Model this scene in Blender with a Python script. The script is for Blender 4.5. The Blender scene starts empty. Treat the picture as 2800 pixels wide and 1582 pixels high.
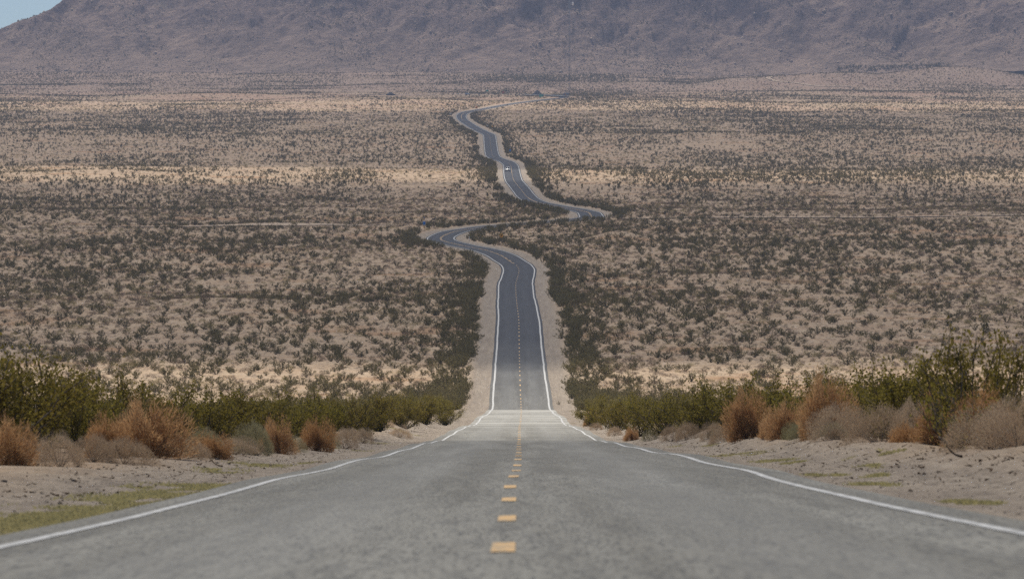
import bpy, math
import numpy as np
from mathutils import Vector

rad = math.radians
S = bpy.context.scene

# ------------------------------------------------------------------ camera
FPX = 19464.0            # focal length in pixels of the 2800 px wide photograph
CX0, HROW = 1400.0, 800.0
cam_d = bpy.data.cameras.new("camera")
cam = bpy.data.objects.new("camera", cam_d)
S.collection.objects.link(cam)
cam_d.sensor_width = 36.0
cam_d.lens = FPX / 2800 * 36
cam_d.clip_start = 1.0
cam_d.clip_end = 60000.0
cam.location = (0, 0, 0)
cam.rotation_euler = (math.pi / 2 + math.atan(9 / FPX), 0, 0)
cam_d.dof.use_dof = True
cam_d.dof.focus_distance = 900.0
cam_d.dof.aperture_fstop = 9.0
S.camera = cam

# ------------------------------------------------------------------ sun and sky
SUN_EL, SUN_AZ = 56.0, -18.0          # degrees, azimuth clockwise from +Y
to_sun = Vector((math.sin(rad(SUN_AZ)) * math.cos(rad(SUN_EL)),
                 math.cos(rad(SUN_AZ)) * math.cos(rad(SUN_EL)), math.sin(rad(SUN_EL))))
W = bpy.data.worlds.new("World")
S.world = W
W.use_nodes = True
wn = W.node_tree.nodes
wl = W.node_tree.links
wn.clear()
sky = wn.new("ShaderNodeTexSky")
sky.sky_type = 'NISHITA'
sky.sun_disc = False
sky.sun_elevation = rad(SUN_EL)
sky.sun_rotation = rad(SUN_AZ % 360)
sky.altitude = 500
sky.air_density = 0.75
sky.dust_density = 0.1
sky.ozone_density = 4.0
bg = wn.new("ShaderNodeBackground")
bg.inputs['Strength'].default_value = 0.074
wo = wn.new("ShaderNodeOutputWorld")
wl.new(sky.outputs[0], bg.inputs[0])
wl.new(bg.outputs[0], wo.inputs[0])
sun_d = bpy.data.lights.new("sun", 'SUN')
sun_d.energy = 5.0
sun_d.angle = rad(0.5)
sun_d.color = (1.0, 0.94, 0.84)
sun = bpy.data.objects.new("sun", sun_d)
S.collection.objects.link(sun)
sun.location = (0, 0, 800)
sun.rotation_euler = to_sun.to_track_quat('Z', 'Y').to_euler()
S.view_settings.view_transform = 'Standard'
S.view_settings.look = 'None'
S.view_settings.exposure = 0.13
S.view_settings.gamma = 1.0
S.cycles.max_bounces = 5
S.cycles.diffuse_bounces = 2
S.cycles.glossy_bounces = 1
S.cycles.transmission_bounces = 3
S.cycles.volume_bounces = 0
S.cycles.transparent_max_bounces = 8
S.cycles.use_denoising = False
S.cycles.use_adaptive_sampling = True

# ------------------------------------------------------------------ helpers
rng = np.random.default_rng(11)


def pchip(xs, ys):
    xs = np.asarray(xs, float)
    ys = np.asarray(ys, float)
    h = np.diff(xs)
    dl = np.diff(ys) / h
    m = np.zeros_like(ys)
    for i in range(1, len(xs) - 1):
        if dl[i - 1] * dl[i] > 0:
            w1 = 2 * h[i] + h[i - 1]
            w2 = h[i] + 2 * h[i - 1]
            m[i] = (w1 + w2) / (w1 / dl[i - 1] + w2 / dl[i])
    m[0], m[-1] = dl[0], dl[-1]

    def f(x):
        x = np.asarray(x, float)
        i = np.clip(np.searchsorted(xs, x) - 1, 0, len(xs) - 2)
        t = (x - xs[i]) / h[i]
        lo, hi = t < 0, t > 1
        tc = np.clip(t, 0, 1)
        r = ((1 + 2 * tc) * (1 - tc) ** 2 * ys[i] + tc * (1 - tc) ** 2 * h[i] * m[i]
             + tc ** 2 * (3 - 2 * tc) * ys[i + 1] + tc ** 2 * (tc - 1) * h[i] * m[i + 1])
        r = np.where(lo, ys[0] + (x - xs[0]) * m[0], r)
        return np.where(hi, ys[-1] + (x - xs[-1]) * m[-1], r)
    return f


def hash2(ix, iy, seed):
    h = (ix.astype(np.int64) * 374761393 + iy.astype(np.int64) * 668265263 + seed * 974634777) & 0xFFFFFFFF
    h = ((h ^ (h >> 13)) * 1274126177) & 0xFFFFFFFF
    h = h ^ (h >> 16)
    return (h & 0xFFFFFF) / float(0xFFFFFF)


def vnoise(x, y, seed=0):
    x = np.asarray(x, float)
    y = np.asarray(y, float)
    ix, iy = np.floor(x), np.floor(y)
    fx, fy = x - ix, y - iy
    ux, uy = fx * fx * (3 - 2 * fx), fy * fy * (3 - 2 * fy)
    a, b = hash2(ix, iy, seed), hash2(ix + 1, iy, seed)
    c, d = hash2(ix, iy + 1, seed), hash2(ix + 1, iy + 1, seed)
    return (a * (1 - ux) + b * ux) * (1 - uy) + (c * (1 - ux) + d * ux) * uy


def fbm(x, y, seed=0, octs=4):
    t, amp, tot = 0.0, 1.0, 0.0
    for k in range(octs):
        t = t + amp * vnoise(np.asarray(x) * 2 ** k, np.asarray(y) * 2 ** k, seed + 17 * k)
        tot += amp
        amp *= 0.5
    return t / tot * 2 - 1


def sstep(a, b, x):
    t = np.clip((np.asarray(x, float) - a) / (b - a), 0, 1)
    return t * t * (3 - 2 * t)


# ------------------------------------------------------------------ the lie of the land (camera at the origin)
# road centre: distance, photo column, photo row
RD = [(900, 1424, 1093), (1000, 1421, 1012), (1085, 1420, 960), (1170, 1419, 900), (1200, 1419, 884), (1292, 1414, 836), (1400, 1411, 803),
      (1480, 1410, 779), (1540, 1416, 757), (1590, 1419, 738), (1625, 1413, 725), (1655, 1393, 711), (1685, 1370, 697),
      (1725, 1330, 684), (1790, 1256, 670), (1878, 1205, 651), (1930, 1240, 634), (1965, 1297, 625), (2000, 1341, 619),
      (2070, 1510, 606), (2125, 1618, 593), (2180, 1612, 583), (2250, 1589, 576), (2390, 1517, 563), (2500, 1465, 552), (2600, 1443, 540),
      (2713, 1423, 516), (2900, 1404, 491), (3050, 1400, 475), (3350, 1397, 454), (3500, 1386, 443), (3600, 1362, 435),
      (3690, 1348, 427), (3980, 1341, 393), (4170, 1338, 371), (4350, 1321, 361), (4600, 1299, 350), (4850, 1278, 337),
      (5100, 1263, 324), (5290, 1262, 315), (5400, 1268, 310), (5500, 1284, 305), (5610, 1319, 299), (5800, 1366, 290),
      (6000, 1416, 282), (6150, 1457, 277), (6280, 1490, 273), (6400, 1526, 269), (6480, 1545, 266)]
near_z = [(-60, 0.42), (0, -0.725), (45, -1.625), (61, -1.93), (80, -2.27), (107, -2.76), (138, -3.33), (207, -4.56), (274, -5.80),
          (340, -6.95), (400, -7.85), (470, -8.9), (600, -10.75), (714, -12.2), (800, -13.35), (850, -13.95)]
near_x = [(-60, -.13), (45, -.055), (61, -.04), (93, -.02), (110, .05), (145, .12), (274, .27), (470, .5), (700, .9)]
zt = near_z + [(d, (HROW - r) * d / FPX) for d, c, r in RD] + [(7000, 196), (7600, 222), (8200, 249), (8600, 268), (9600, 320)]
xt = near_x + [(d, (c - CX0) * d / FPX) for d, c, r in RD] + [(7000, 60), (9600, 60)]
z_road0 = pchip(*zip(*zt))
x_road = pchip(*zip(*xt))


def z_road(y):
    y = np.asarray(y, float)
    u = 0.018 * np.sin(y / 8.0 + 1.0) * sstep(60, 110, y) + 0.03 * np.sin(y / 19.0 + 0.4) * sstep(90, 150, y)
    u = u * (1 - sstep(420, 900, y))
    w = 0.10 * np.sin(y / 31.0) * sstep(300, 500, y) * (1 - sstep(900, 1100, y))
    v = 0.13 * np.sin(y / 47.0 + .8) * sstep(1100, 1300, y) * (1 - sstep(1700, 1850, y))
    return z_road0(y) + u + w + v


BUMPS = []     # (x, y, rx, ry, height)


def px2x(px, d):
    return (px - CX0) * d / FPX


for (px, d, wpx, ry, h) in [(1690, 1850, 75, 14, 2.6), (1500, 2040, 26, 7, 1.1), (1150, 1960, 60, 12, 1.2), (760, 2010, 150, 10, 1.0),
                            (2150, 7350, 210, 170, 13), (1980, 7250, 90, 100, 7), (2330, 7500, 150, 160, 12), (2620, 7700, 230, 190, 18),
                            (1780, 7500, 130, 130, 4), (900, 6200, 260, 100, 2.5), (600, 6500, 200, 110, 2.5), (1180, 6050, 110, 70, 2),
                            (300, 3000, 260, 60, 2.0), (1900, 1500, 260, 40, 1.0), (600, 1300, 200, 35, .9)]:
    BUMPS.append((px2x(px, d), d, wpx * d / FPX, ry, h))


def terrain(x, y):
    x = np.asarray(x, float)
    y = np.asarray(y, float)
    s = x - x_road(y)
    a = np.abs(s)
    z = z_road(y)
    tilt = 0.0165 * (1 - sstep(150, 330, y)) * (1 - sstep(4.2, 9, a))
    z = z + tilt * s
    off = sstep(3.7, 4.3, a)
    z = z - 0.07 * off
    # low graded berm beside the shoulder
    bl = np.where(s < 0, 0.16 + 0.34 * sstep(200, 420, y), 0.42 + 0.12 * sstep(120, 300, y))
    edge = 6.5 + .55 * fbm(x * 0 + np.sign(s) * 9, y / 7.0, 4, 3)
    berm = bl * (.35 * sstep(4.6, 6.4, a) + .65 * sstep(edge - .7, edge + .5, a)) * (1 - 0.35 * sstep(9, 14, a))
    z = z + berm * (1 - 0.5 * sstep(900, 1600, y))
    rough = sstep(4.3, 7.5, a)
    z = z + rough * 0.13 * fbm(x / 1.5, y / 3.0, 3, 4) * (1 - sstep(400, 900, y))
    open_ = sstep(9, 40, a)
    z = z + open_ * (0.55 * fbm(x / 30, y / 80, 5, 4) * sstep(60, 400, y))
    far = sstep(1500, 3500, y)
    z = z + sstep(14, 90, a) * far * (1.3 * fbm(x / 110, y / 340, 8, 4))
    z = z + sstep(30, 160, a) * sstep(4500, 7000, y) * 4.0 * fbm(x / 260, y / 300, 9, 3)
    for bx, by, rx, ry, h in BUMPS:
        z = z + h * np.exp(-((x - bx) / rx) ** 2 - ((y - by) / ry) ** 2) * sstep(6, 16, a)
    return z


_HY = np.unique(np.concatenate([np.arange(30, 400, 1.5), np.geomspace(400, 9400, 1800)]))


def hit(px, row):
    """where the line of sight of a photo point meets the ground"""
    xs = (px - CX0) / FPX * _HY
    zs = (HROW - row) / FPX * _HY
    below = terrain(xs, _HY) >= zs
    k = int(np.argmax(below))
    y = float(_HY[k])
    return float((px - CX0) / FPX * y), y, float(terrain(xs[k:k + 1], _HY[k:k + 1])[0])


def at(px, d):
    x = px2x(px, d)
    return x, d, float(terrain(np.array([x]), np.array([float(d)]))[0])


# ------------------------------------------------------------------ materials
def mat(name):
    m = bpy.data.materials.new(name)
    m.use_nodes = True
    m.node_tree.nodes.clear()
    return m, m.node_tree.nodes, m.node_tree.links


class G:
    """short hand for building a node graph"""

    def __init__(self, name):
        self.m, self.n, self.l = mat(name)
        self.out = self.n.new("ShaderNodeOutputMaterial")

    def node(self, t, **kw):
        nd = self.n.new(t)
        for k, v in kw.items():
            setattr(nd, k, v)
        return nd

    def put(self, sock, v):
        if hasattr(v, 'is_output') and v.is_output:
            self.l.new(v, sock)
        else:
            sock.default_value = v

    def noise(self, scale, detail=4, rough=.55, vec=None, off=None):
        nd = self.node("ShaderNodeTexNoise")
        nd.inputs['Scale'].default_value = scale
        nd.inputs['Detail'].default_value = detail
        nd.inputs['Roughness'].default_value = rough
        if vec is not None:
            self.l.new(vec, nd.inputs['Vector'])
        return nd.outputs['Fac']

    def pos(self, scale=(1, 1, 1)):
        g = self.node("ShaderNodeNewGeometry")
        mp = self.node("ShaderNodeMapping")
        mp.inputs['Scale'].default_value = scale
        self.l.new(g.outputs['Position'], mp.inputs['Vector'])
        return mp.outputs[0]

    def math(self, op, a, b=0.0, clamp=False):
        nd = self.node("ShaderNodeMath", operation=op, use_clamp=clamp)
        self.put(nd.inputs[0], a)
        self.put(nd.inputs[1], b)
        return nd.outputs[0]

    def ramp(self, v, lo, hi, a=0.0, b=1.0):
        nd = self.node("ShaderNodeMapRange", interpolation_type='SMOOTHSTEP')
        self.put(nd.inputs['Value'], v)
        nd.inputs['From Min'].default_value = lo
        nd.inputs['From Max'].default_value = hi
        nd.inputs['To Min'].default_value = a
        nd.inputs['To Max'].default_value = b
        return nd.outputs[0]

    def mix(self, fac, a, b, blend='MIX'):
        nd = self.node("ShaderNodeMix", data_type='RGBA', blend_type=blend)
        self.put(nd.inputs[0], fac)
        for sock, v in ((nd.inputs[6], a), (nd.inputs[7], b)):
            if isinstance(v, tuple):
                sock.default_value = (*v, 1.0) if len(v) == 3 else v
            else:
                self.l.new(v, sock)
        return nd.outputs[2]

    def attr(self, name):
        nd = self.node("ShaderNodeAttribute", attribute_name=name)
        return nd.outputs['Fac']

    def bump(self, h, strength, dist):
        nd = self.node("ShaderNodeBump")
        nd.inputs['Strength'].default_value = strength
        nd.inputs['Distance'].default_value = dist
        self.l.new(h, nd.inputs['Height'])
        return nd.outputs[0]

    def principled(self, col, rough=.9, metal=0.0, normal=None, spec=0.3):
        p = self.node("ShaderNodeBsdfPrincipled")
        if isinstance(col, tuple):
            p.inputs['Base Color'].default_value = (*col, 1)
        else:
            self.l.new(col, p.inputs['Base Color'])
        self.put(p.inputs['Roughness'], rough)
        p.inputs['Metallic'].default_value = metal
        p.inputs['Specular IOR Level'].default_value = spec
        if normal is not None:
            self.l.new(normal, p.inputs['Normal'])
        self.l.new(p.outputs[0], self.out.inputs[0])
        return self.m


def m_sand():
    g = G("sand")
    p = g.pos()
    big = g.noise(.012, 4, .6, p)
    mid = g.noise(.16, 4, .6, p)
    fine = g.noise(2.6, 3, .6, p)
    c = g.mix(g.ramp(big, .35, .68), (.465, .328, .205), (.385, .265, .168))
    c = g.mix(g.ramp(mid, .38, .66), c, (.51, .388, .262))
    sh = g.math('ABSOLUTE', g.attr("s"))
    offroad = g.ramp(sh, 6.4, 8.5)
    # hummocks, dark stones and dry litter between the shrubs
    hum = g.noise(1.0, 4, .68, g.pos((.75, .085, 1)))
    hum2 = g.noise(1.0, 3, .65, g.pos((2.4, .30, 1)))
    lit = g.math('MULTIPLY', g.ramp(hum2, .50, .60), g.ramp(hum, .40, .56))
    c = g.mix(g.math('MULTIPLY', lit, g.math('MULTIPLY', offroad, .75)), c, (.125, .088, .062))
    c = g.mix(g.math('MULTIPLY', g.ramp(hum, .54, .66), g.math('MULTIPLY', offroad, .55)), c, (.20, .145, .10))
    c = g.mix(g.math('MULTIPLY', g.ramp(hum, .30, .42, 1, 0), .5), c, (.56, .44, .32))
    rusty = g.math('MULTIPLY', g.ramp(g.noise(.03, 3, .6, p), .54, .66), offroad)
    c = g.mix(g.math('MULTIPLY', rusty, .6), c, (.37, .20, .09))
    c = g.mix(g.ramp(fine, .35, .7, 0, .35), c, (.28, .21, .15))
    # graded shoulder: greyer crushed sand with wheel ruts, pits and clods
    srut = g.noise(1.0, 4, .65, g.pos((1.3, .03, 1)))
    clod = g.noise(1.0, 4, .72, g.pos((4.5, .55, 1)))
    clod2 = g.noise(1.0, 2, .6, g.pos((14, 1.6, 1)))
    shc = g.mix(g.ramp(srut, .4, .65), (.37, .305, .235), (.30, .245, .19))
    shc = g.mix(g.ramp(clod, .48, .64, 0, .6), shc, (.19, .155, .12))
    shc = g.mix(g.ramp(clod, .32, .44, .5, 0), shc, (.50, .425, .335))
    shc = g.mix(g.ramp(clod2, .58, .70, 0, .7), shc, (.10, .085, .07))
    c = g.mix(g.ramp(sh, 5.6, 8.2, 1, 0), c, shc)
    far = g.node("ShaderNodeSeparateXYZ")
    g.l.new(g.pos(), far.inputs[0])
    fy = g.ramp(far.outputs['Y'], 4800, 7000)
    red = g.ramp(g.noise(.006, 3, .5, p), .45, .62)
    c = g.mix(g.math('MULTIPLY', g.math('MULTIPLY', fy, red), .6), c, (.44, .27, .19))
    c = g.mix(g.ramp(far.outputs['Y'], 6500, 7500, 0, .8), c, g.mix(g.ramp(hum, .42, .58), (.33, .235, .175), (.24, .17, .13)))
    b = g.bump(g.math('ADD', g.noise(4.0, 5, .75, p), g.math('MULTIPLY', g.noise(.8, 3, .6, p), 1.5)), .9, .16)
    return g.principled(c, .95, normal=b, spec=.1)


def m_asphalt():
    g = G("asphalt")
    sx = g.node("ShaderNodeSeparateXYZ")
    g.l.new(g.pos(), sx.inputs[0])
    y = sx.outputs['Y']
    s = g.attr("s")
    streak = g.noise(1.0, 4, .6, g.pos((1.1, .010, 1)))
    blot = g.noise(1.0, 5, .65, g.pos((1.6, .055, 1)))
    mott = g.noise(1.0, 4, .7, g.pos((7.0, .25, 1)))
    grain = g.noise(1.0, 3, .7, g.pos((34.0, 1.6, 1)))
    old = g.mix(g.ramp(blot, .3, .7), (.160, .149, .120), (.212, .198, .162))
    old = g.mix(g.ramp(streak, .44, .66, 0, .65), old, (.31, .295, .25))
    old = g.mix(g.ramp(mott, .42, .70, 0, .5), old, (.100, .096, .086))
    old = g.mix(g.ramp(grain, .50, .62, 0, .85), old, (.060, .058, .053))
    old = g.mix(g.ramp(grain, .28, .42, .55, 0), old, (.34, .33, .30))
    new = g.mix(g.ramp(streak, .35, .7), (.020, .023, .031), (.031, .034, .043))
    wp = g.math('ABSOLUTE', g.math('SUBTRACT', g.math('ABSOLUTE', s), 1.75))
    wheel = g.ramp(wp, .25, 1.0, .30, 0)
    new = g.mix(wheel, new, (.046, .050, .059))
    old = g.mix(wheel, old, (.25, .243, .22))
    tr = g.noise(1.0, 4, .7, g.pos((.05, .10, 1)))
    pale = g.math('MULTIPLY', g.math('MULTIPLY', g.ramp(y, 290, 640), g.ramp(y, 835, 845, 1, 0)), g.ramp(tr, .34, .62))  # glare and shimmer on the dip, painted into the asphalt as a paler band
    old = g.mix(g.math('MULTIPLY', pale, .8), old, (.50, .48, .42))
    cr = g.noise(1.0, 2, .5, g.pos((.12, .7, 1)))
    crack = g.math('ABSOLUTE', g.math('SUBTRACT', cr, .5))
    crm = g.math('MULTIPLY', g.ramp(crack, .0, .012, 1, 0), g.ramp(y, 90, 160))
    old = g.mix(g.math('MULTIPLY', crm, .6), old, (.04, .04, .04))
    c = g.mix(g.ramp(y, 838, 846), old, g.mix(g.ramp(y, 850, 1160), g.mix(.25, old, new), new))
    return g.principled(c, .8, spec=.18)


def m_paint(name, col, worn):
    g = G(name)
    p = g.pos()
    n = g.noise(3.0, 5, .75, p)
    n2 = g.noise(1.0, 4, .7, g.pos((9.0, .7, 1)))
    c = g.mix(g.ramp(g.math('MULTIPLY', g.math('ADD', n, n2), .5), .43, .57, 0, .95), col, worn)
    return g.principled(c, .7, spec=.3)


def m_leaf(name, cols, trans=.35, dark=(.03, .03, .018)):
    g = G(name)
    geo = g.node("ShaderNodeNewGeometry")
    oi = g.node("ShaderNodeObjectInfo")
    r = geo.outputs['Random Per Island']
    c = g.mix(r, cols[0], cols[1])
    c = g.mix(g.ramp(oi.outputs['Random'], .1, .9), c, g.mix(r, cols[2], cols[0]))
    d = g.node("ShaderNodeBsdfDiffuse")
    t = g.node("ShaderNodeBsdfTranslucent")
    g.l.new(c, d.inputs[0])
    g.l.new(c, t.inputs[0])
    mx = g.node("ShaderNodeMixShader")
    mx.inputs[0].default_value = trans
    g.l.new(d.outputs[0], mx.inputs[1])
    g.l.new(t.outputs[0], mx.inputs[2])
    g.l.new(mx.outputs[0], g.out.inputs[0])
    return g.m


def m_plain(name, col, rough=.6, metal=0.0, spec=.4, var=.18, scale=6.0):
    g = G(name)
    n = g.noise(scale, 3, .6, g.pos())
    c = g.mix(g.ramp(n, .3, .7, 0, 1), col, tuple(v * (1 - var) for v in col))
    return g.principled(c, rough, metal, spec=spec)


def m_rock(name):
    g = G(name)
    p = g.pos()
    big = g.noise(.008, 4, .6, p)
    mid = g.noise(.035, 6, .7, p)
    sm = g.noise(.22, 3, .7, p)
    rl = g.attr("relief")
    c = g.mix(g.ramp(big, .36, .62), (.40, .285, .22), (.265, .187, .153))
    c = g.mix(g.ramp(mid, .47, .62), c, (.15, .103, .098))
    c = g.mix(g.ramp(mid, .32, .43, .75, 0), c, (.47, .36, .265))
    c = g.mix(g.math('MULTIPLY', g.ramp(sm, .52, .66), g.ramp(mid, .36, .58, .25, .9)), c, (.085, .065, .062))
    c = g.mix(g.math('MULTIPLY', g.ramp(sm, .30, .40, 1, 0), .55), c, (.60, .48, .37))
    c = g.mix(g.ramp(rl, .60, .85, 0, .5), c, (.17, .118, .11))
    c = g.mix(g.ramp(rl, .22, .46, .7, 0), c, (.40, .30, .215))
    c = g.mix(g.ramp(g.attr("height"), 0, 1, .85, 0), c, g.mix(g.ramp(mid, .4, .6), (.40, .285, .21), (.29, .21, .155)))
    b = g.bump(g.noise(.09, 6, .75, p), 1.0, 8.0)
    return g.principled(c, .95, normal=b, spec=.1)


M = {}
M['sand'] = m_sand()
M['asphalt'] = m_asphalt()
M['white_paint'] = m_paint("white_road_paint", (.60, .59, .56), (.34, .335, .315))
M['yellow_paint'] = m_paint("yellow_road_paint", (.74, .44, .15), (.42, .30, .16))
M['track'] = m_plain("pale_dirt", (.52, .40, .29), .95, spec=.1)
M['side_asphalt'] = m_plain("side_asphalt", (.06, .062, .068), .8)
M['leaf'] = m_leaf("creosote_leaf", ((.195, .165, .034), (.275, .222, .052), (.185, .130, .038)), .45)
M['leaf_far'] = m_leaf("creosote_leaf_far", ((.172, .145, .066), (.225, .188, .090), (.130, .115, .058)), .4)
M['twig'] = m_plain("grey_bark", (.16, .135, .11), .9, spec=.1)
M['rust'] = m_leaf("rust_stalk", ((.50, .285, .13), (.60, .39, .205), (.40, .225, .10)), .45)
M['straw'] = m_leaf("straw_stalk", ((.46, .34, .225), (.55, .425, .295), (.38, .28, .185)), .42)
M['greygreen'] = m_leaf("grey_green_leaf", ((.34, .30, .17), (.44, .38, .24), (.27, .245, .13)), .4)
M['burro'] = m_leaf("burrobush_leaf", ((.185, .135, .088), (.27, .195, .13), (.14, .105, .07)), .3)
M['grass'] = m_leaf("low_grass", ((.42, .37, .17), (.54, .46, .23), (.36, .32, .15)), .4)
M['stone'] = m_plain("dark_stone", (.12, .10, .085), .9, spec=.1)
M['pebble'] = m_leaf("pebble", ((.10, .08, .065), (.24, .19, .145), (.16, .125, .10)), 0.0)
M['rock'] = m_rock("mountain_rock")
M['steel'] = m_plain("galvanised_steel", (.32, .34, .36), .5, .6)
M['mast'] = m_plain("mast_steel", (.17, .21, .25), .6, .2)
M['wood'] = m_plain("weathered_post", (.085, .065, .05), .9, spec=.1)
M['sign_yellow'] = m_plain("yellow_sign", (.75, .36, .02), .5, var=.05)
M['sign_orange'] = m_plain("orange_sign", (.80, .25, .03), .5, var=.05)
M['sign_black'] = m_plain("black_sign_paint", (.012, .012, .012), .5)
M['sign_green'] = m_plain("green_sign", (.02, .30, .22), .5, var=.05)
M['sign_blue'] = m_plain("blue_sign", (.03, .22, .60), .5, var=.05)
M['sign_red'] = m_plain("red_sign", (.55, .05, .04), .5, var=.05)
M['white'] = m_plain("white_enamel", (.78, .78, .76), .5, var=.05)
M['car_white'] = m_plain("white_car_paint", (.80, .80, .79), .25, spec=.6, var=.02)
M['glass'] = m_plain("dark_glass", (.015, .018, .022), .08, spec=.7, var=.02)
M['rubber'] = m_plain("black_rubber", (.02, .02, .02), .8)
M['chrome'] = m_plain("wheel_alloy", (.45, .45, .46), .35, .8)
M['lamp'] = m_plain("headlamp_lens", (.85, .85, .82), .15, spec=.7, var=.02)
M['gravel'] = m_plain("dark_gravel", (.085, .082, .085), .95, spec=.1, var=.5, scale=1.5)
M['hut'] = m_plain("grey_hut_paint", (.20, .24, .27), .7)


# ------------------------------------------------------------------ mesh building
def mesh(name, V, F4=None, F3=None, smooth=False):
    V = np.asarray(V, np.float32)
    me = bpy.data.meshes.new(name)
    loops, tot = [], []
    if F4 is not None and len(F4):
        F4 = np.asarray(F4, np.int32)
        loops.append(F4.ravel())
        tot.append(np.full(len(F4), 4, np.int32))
    if F3 is not None and len(F3):
        F3 = np.asarray(F3, np.int32)
        loops.append(F3.ravel())
        tot.append(np.full(len(F3), 3, np.int32))
    L = np.concatenate(loops)
    T = np.concatenate(tot)
    me.vertices.add(len(V))
    me.vertices.foreach_set("co", V.ravel())
    me.loops.add(len(L))
    me.loops.foreach_set("vertex_index", L)
    me.polygons.add(len(T))
    st = np.zeros(len(T), np.int32)
    st[1:] = np.cumsum(T)[:-1]
    me.polygons.foreach_set("loop_start", st)
    me.polygons.foreach_set("loop_total", T)
    if smooth:
        me.polygons.foreach_set("use_smooth", np.ones(len(T), bool))
    me.update()
    me.validate()
    return me


def link(name, me, m=None, parent=None, loc=None):
    o = bpy.data.objects.new(name, me)
    S.collection.objects.link(o)
    if m is not None and me is not None and len(me.materials) == 0:
        me.materials.append(m)
    if parent is not None:
        o.parent = parent
    if loc is not None:
        o.location = loc
    return o


def tag(o, label, cat, group=None, kind=None):
    o['label'] = label
    o['category'] = cat
    if group:
        o['group'] = group
    if kind:
        o['kind'] = kind
    return o


def thing(name, label, cat, loc, rotz=0.0, group=None):
    o = bpy.data.objects.new(name, None)
    o.empty_display_size = .3
    S.collection.objects.link(o)
    o.location = loc
    o.rotation_euler = (0, 0, rotz)
    return tag(o, label, cat, group)


class MB:
    """collects boxes, tubes and polygons, then becomes one mesh"""

    def __init__(self):
        self.v, self.f4, self.f3 = [], [], []

    def add(self, V, F):
        b = len(self.v)
        self.v += [tuple(p) for p in V]
        for f in F:
            (self.f4 if len(f) == 4 else self.f3).append([b + i for i in f])

    def box(self, c, s, taper=1.0):
        x, y, z = (k / 2 for k in s)
        V = [(-x, -y, -z), (x, -y, -z), (x, y, -z), (-x, y, -z)]
        t = taper
        V += [(-x * t, -y * t, z), (x * t, -y * t, z), (x * t, y * t, z), (-x * t, y * t, z)]
        self.add([(p[0] + c[0], p[1] + c[1], p[2] + c[2]) for p in V],
                 [(0, 3, 2, 1), (4, 5, 6, 7), (0, 1, 5, 4), (1, 2, 6, 5), (2, 3, 7, 6), (3, 0, 4, 7)])
        return self

    def tube(self, a, b, r0, r1=None, n=6):
        r1 = r0 if r1 is None else r1
        a, b = Vector(a), Vector(b)
        q = (b - a).to_track_quat('Z', 'Y')
        V = []
        for p, r in ((a, r0), (b, r1)):
            for k in range(n):
                t = 2 * math.pi * k / n
                V.append(p + q @ Vector((r * math.cos(t), r * math.sin(t), 0)))
        F = [(k, (k + 1) % n, n + (k + 1) % n, n + k) for k in range(n)]
        V += [a, b]
        F += [(2 * n, (k + 1) % n, k) for k in range(n)] + [(2 * n + 1, n + k, n + (k + 1) % n) for k in range(n)]
        self.add(V, F)
        return self

    def plate(self, pts, y0, y1):
        """an outline in x-z given thickness along y"""
        n = len(pts)
        V = [(p[0], y0, p[1]) for p in pts] + [(p[0], y1, p[1]) for p in pts]
        cx = sum(p[0] for p in pts) / n
        cz = sum(p[1] for p in pts) / n
        V += [(cx, y0, cz), (cx, y1, cz)]
        F = [(2 * n, k, (k + 1) % n) for k in range(n)] + [(2 * n + 1, n + (k + 1) % n, n + k) for k in range(n)]
        F += [(k, n + k, n + (k + 1) % n, (k + 1) % n) for k in range(n)]
        self.add(V, F)
        return self

    def loft(self, sections):
        """closed rings of equal length joined end to end and capped"""
        n = len(sections[0])
        V = [p for s in sections for p in s]
        F = []
        for i in range(len(sections) - 1):
            for k in range(n):
                F.append((i * n + k, i * n + (k + 1) % n, (i + 1) * n + (k + 1) % n, (i + 1) * n + k))
        for i in (0, len(sections) - 1):
            c = tuple(sum(p[j] for p in sections[i]) / n for j in range(3))
            V.append(c)
            q = len(V) - 1
            for k in range(n):
                a, b = i * n + k, i * n + (k + 1) % n
                F.append((q, b, a) if i == 0 else (q, a, b))
        self.add(V, F)
        return self

    def build(self, name, m, parent=None, loc=None, smooth=False):
        return link(name, mesh(name, self.v, self.f4, self.f3, smooth), m, parent, loc)


def grid_faces(nr, nc):
    i = np.arange(nr - 1)[:, None] * nc + np.arange(nc - 1)[None, :]
    i = i.ravel()
    return np.stack([i, i + 1, i + nc + 1, i + nc], 1)


def fattr(me, name, vals):
    a = me.attributes.new(name, 'FLOAT', 'POINT')
    a.data.foreach_set("value", np.asarray(vals, np.float32).ravel())


# ------------------------------------------------------------------ ground sheet
ys = [-60.0]
while ys[-1] < 9000:
    ys.append(ys[-1] + max(.9, .0042 * ys[-1]))
YS = np.array(ys)
inner = np.array([0, 2.4, 3.6, 3.85, 4.3, 4.8, 5.3, 5.8, 6.3, 6.8, 7.3, 7.8, 8.4, 9.1, 10, 11, 12.5, 14])
NB = 100
t_out = (np.arange(1, NB + 1) / NB) ** 1.25
cols = []
half = 60 + .19 * np.maximum(YS, 0)
SS = np.concatenate([np.repeat(inner[None, :], len(YS), 0), 14 + t_out[None, :] * (half[:, None] - 14)], 1)
SS = np.concatenate([-SS[:, :0:-1], SS], 1)
GX = SS + x_road(YS)[:, None]
GY = np.repeat(YS[:, None], SS.shape[1], 1)
GZ = terrain(GX, GY)
me = mesh("ground", np.stack([GX, GY, GZ], -1).reshape(-1, 3), grid_faces(*SS.shape), smooth=True)
fattr(me, "s", SS * (1 + 40 * sstep(6470, 6500, GY)) + 30 * sstep(6470, 6500, GY))
ground = link("ground", me, M['sand'])
tag(ground, "tan sandy desert floor sloping down then climbing to the mountain", "desert", kind='structure')

# ------------------------------------------------------------------ mountain
KSL = .40


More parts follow.
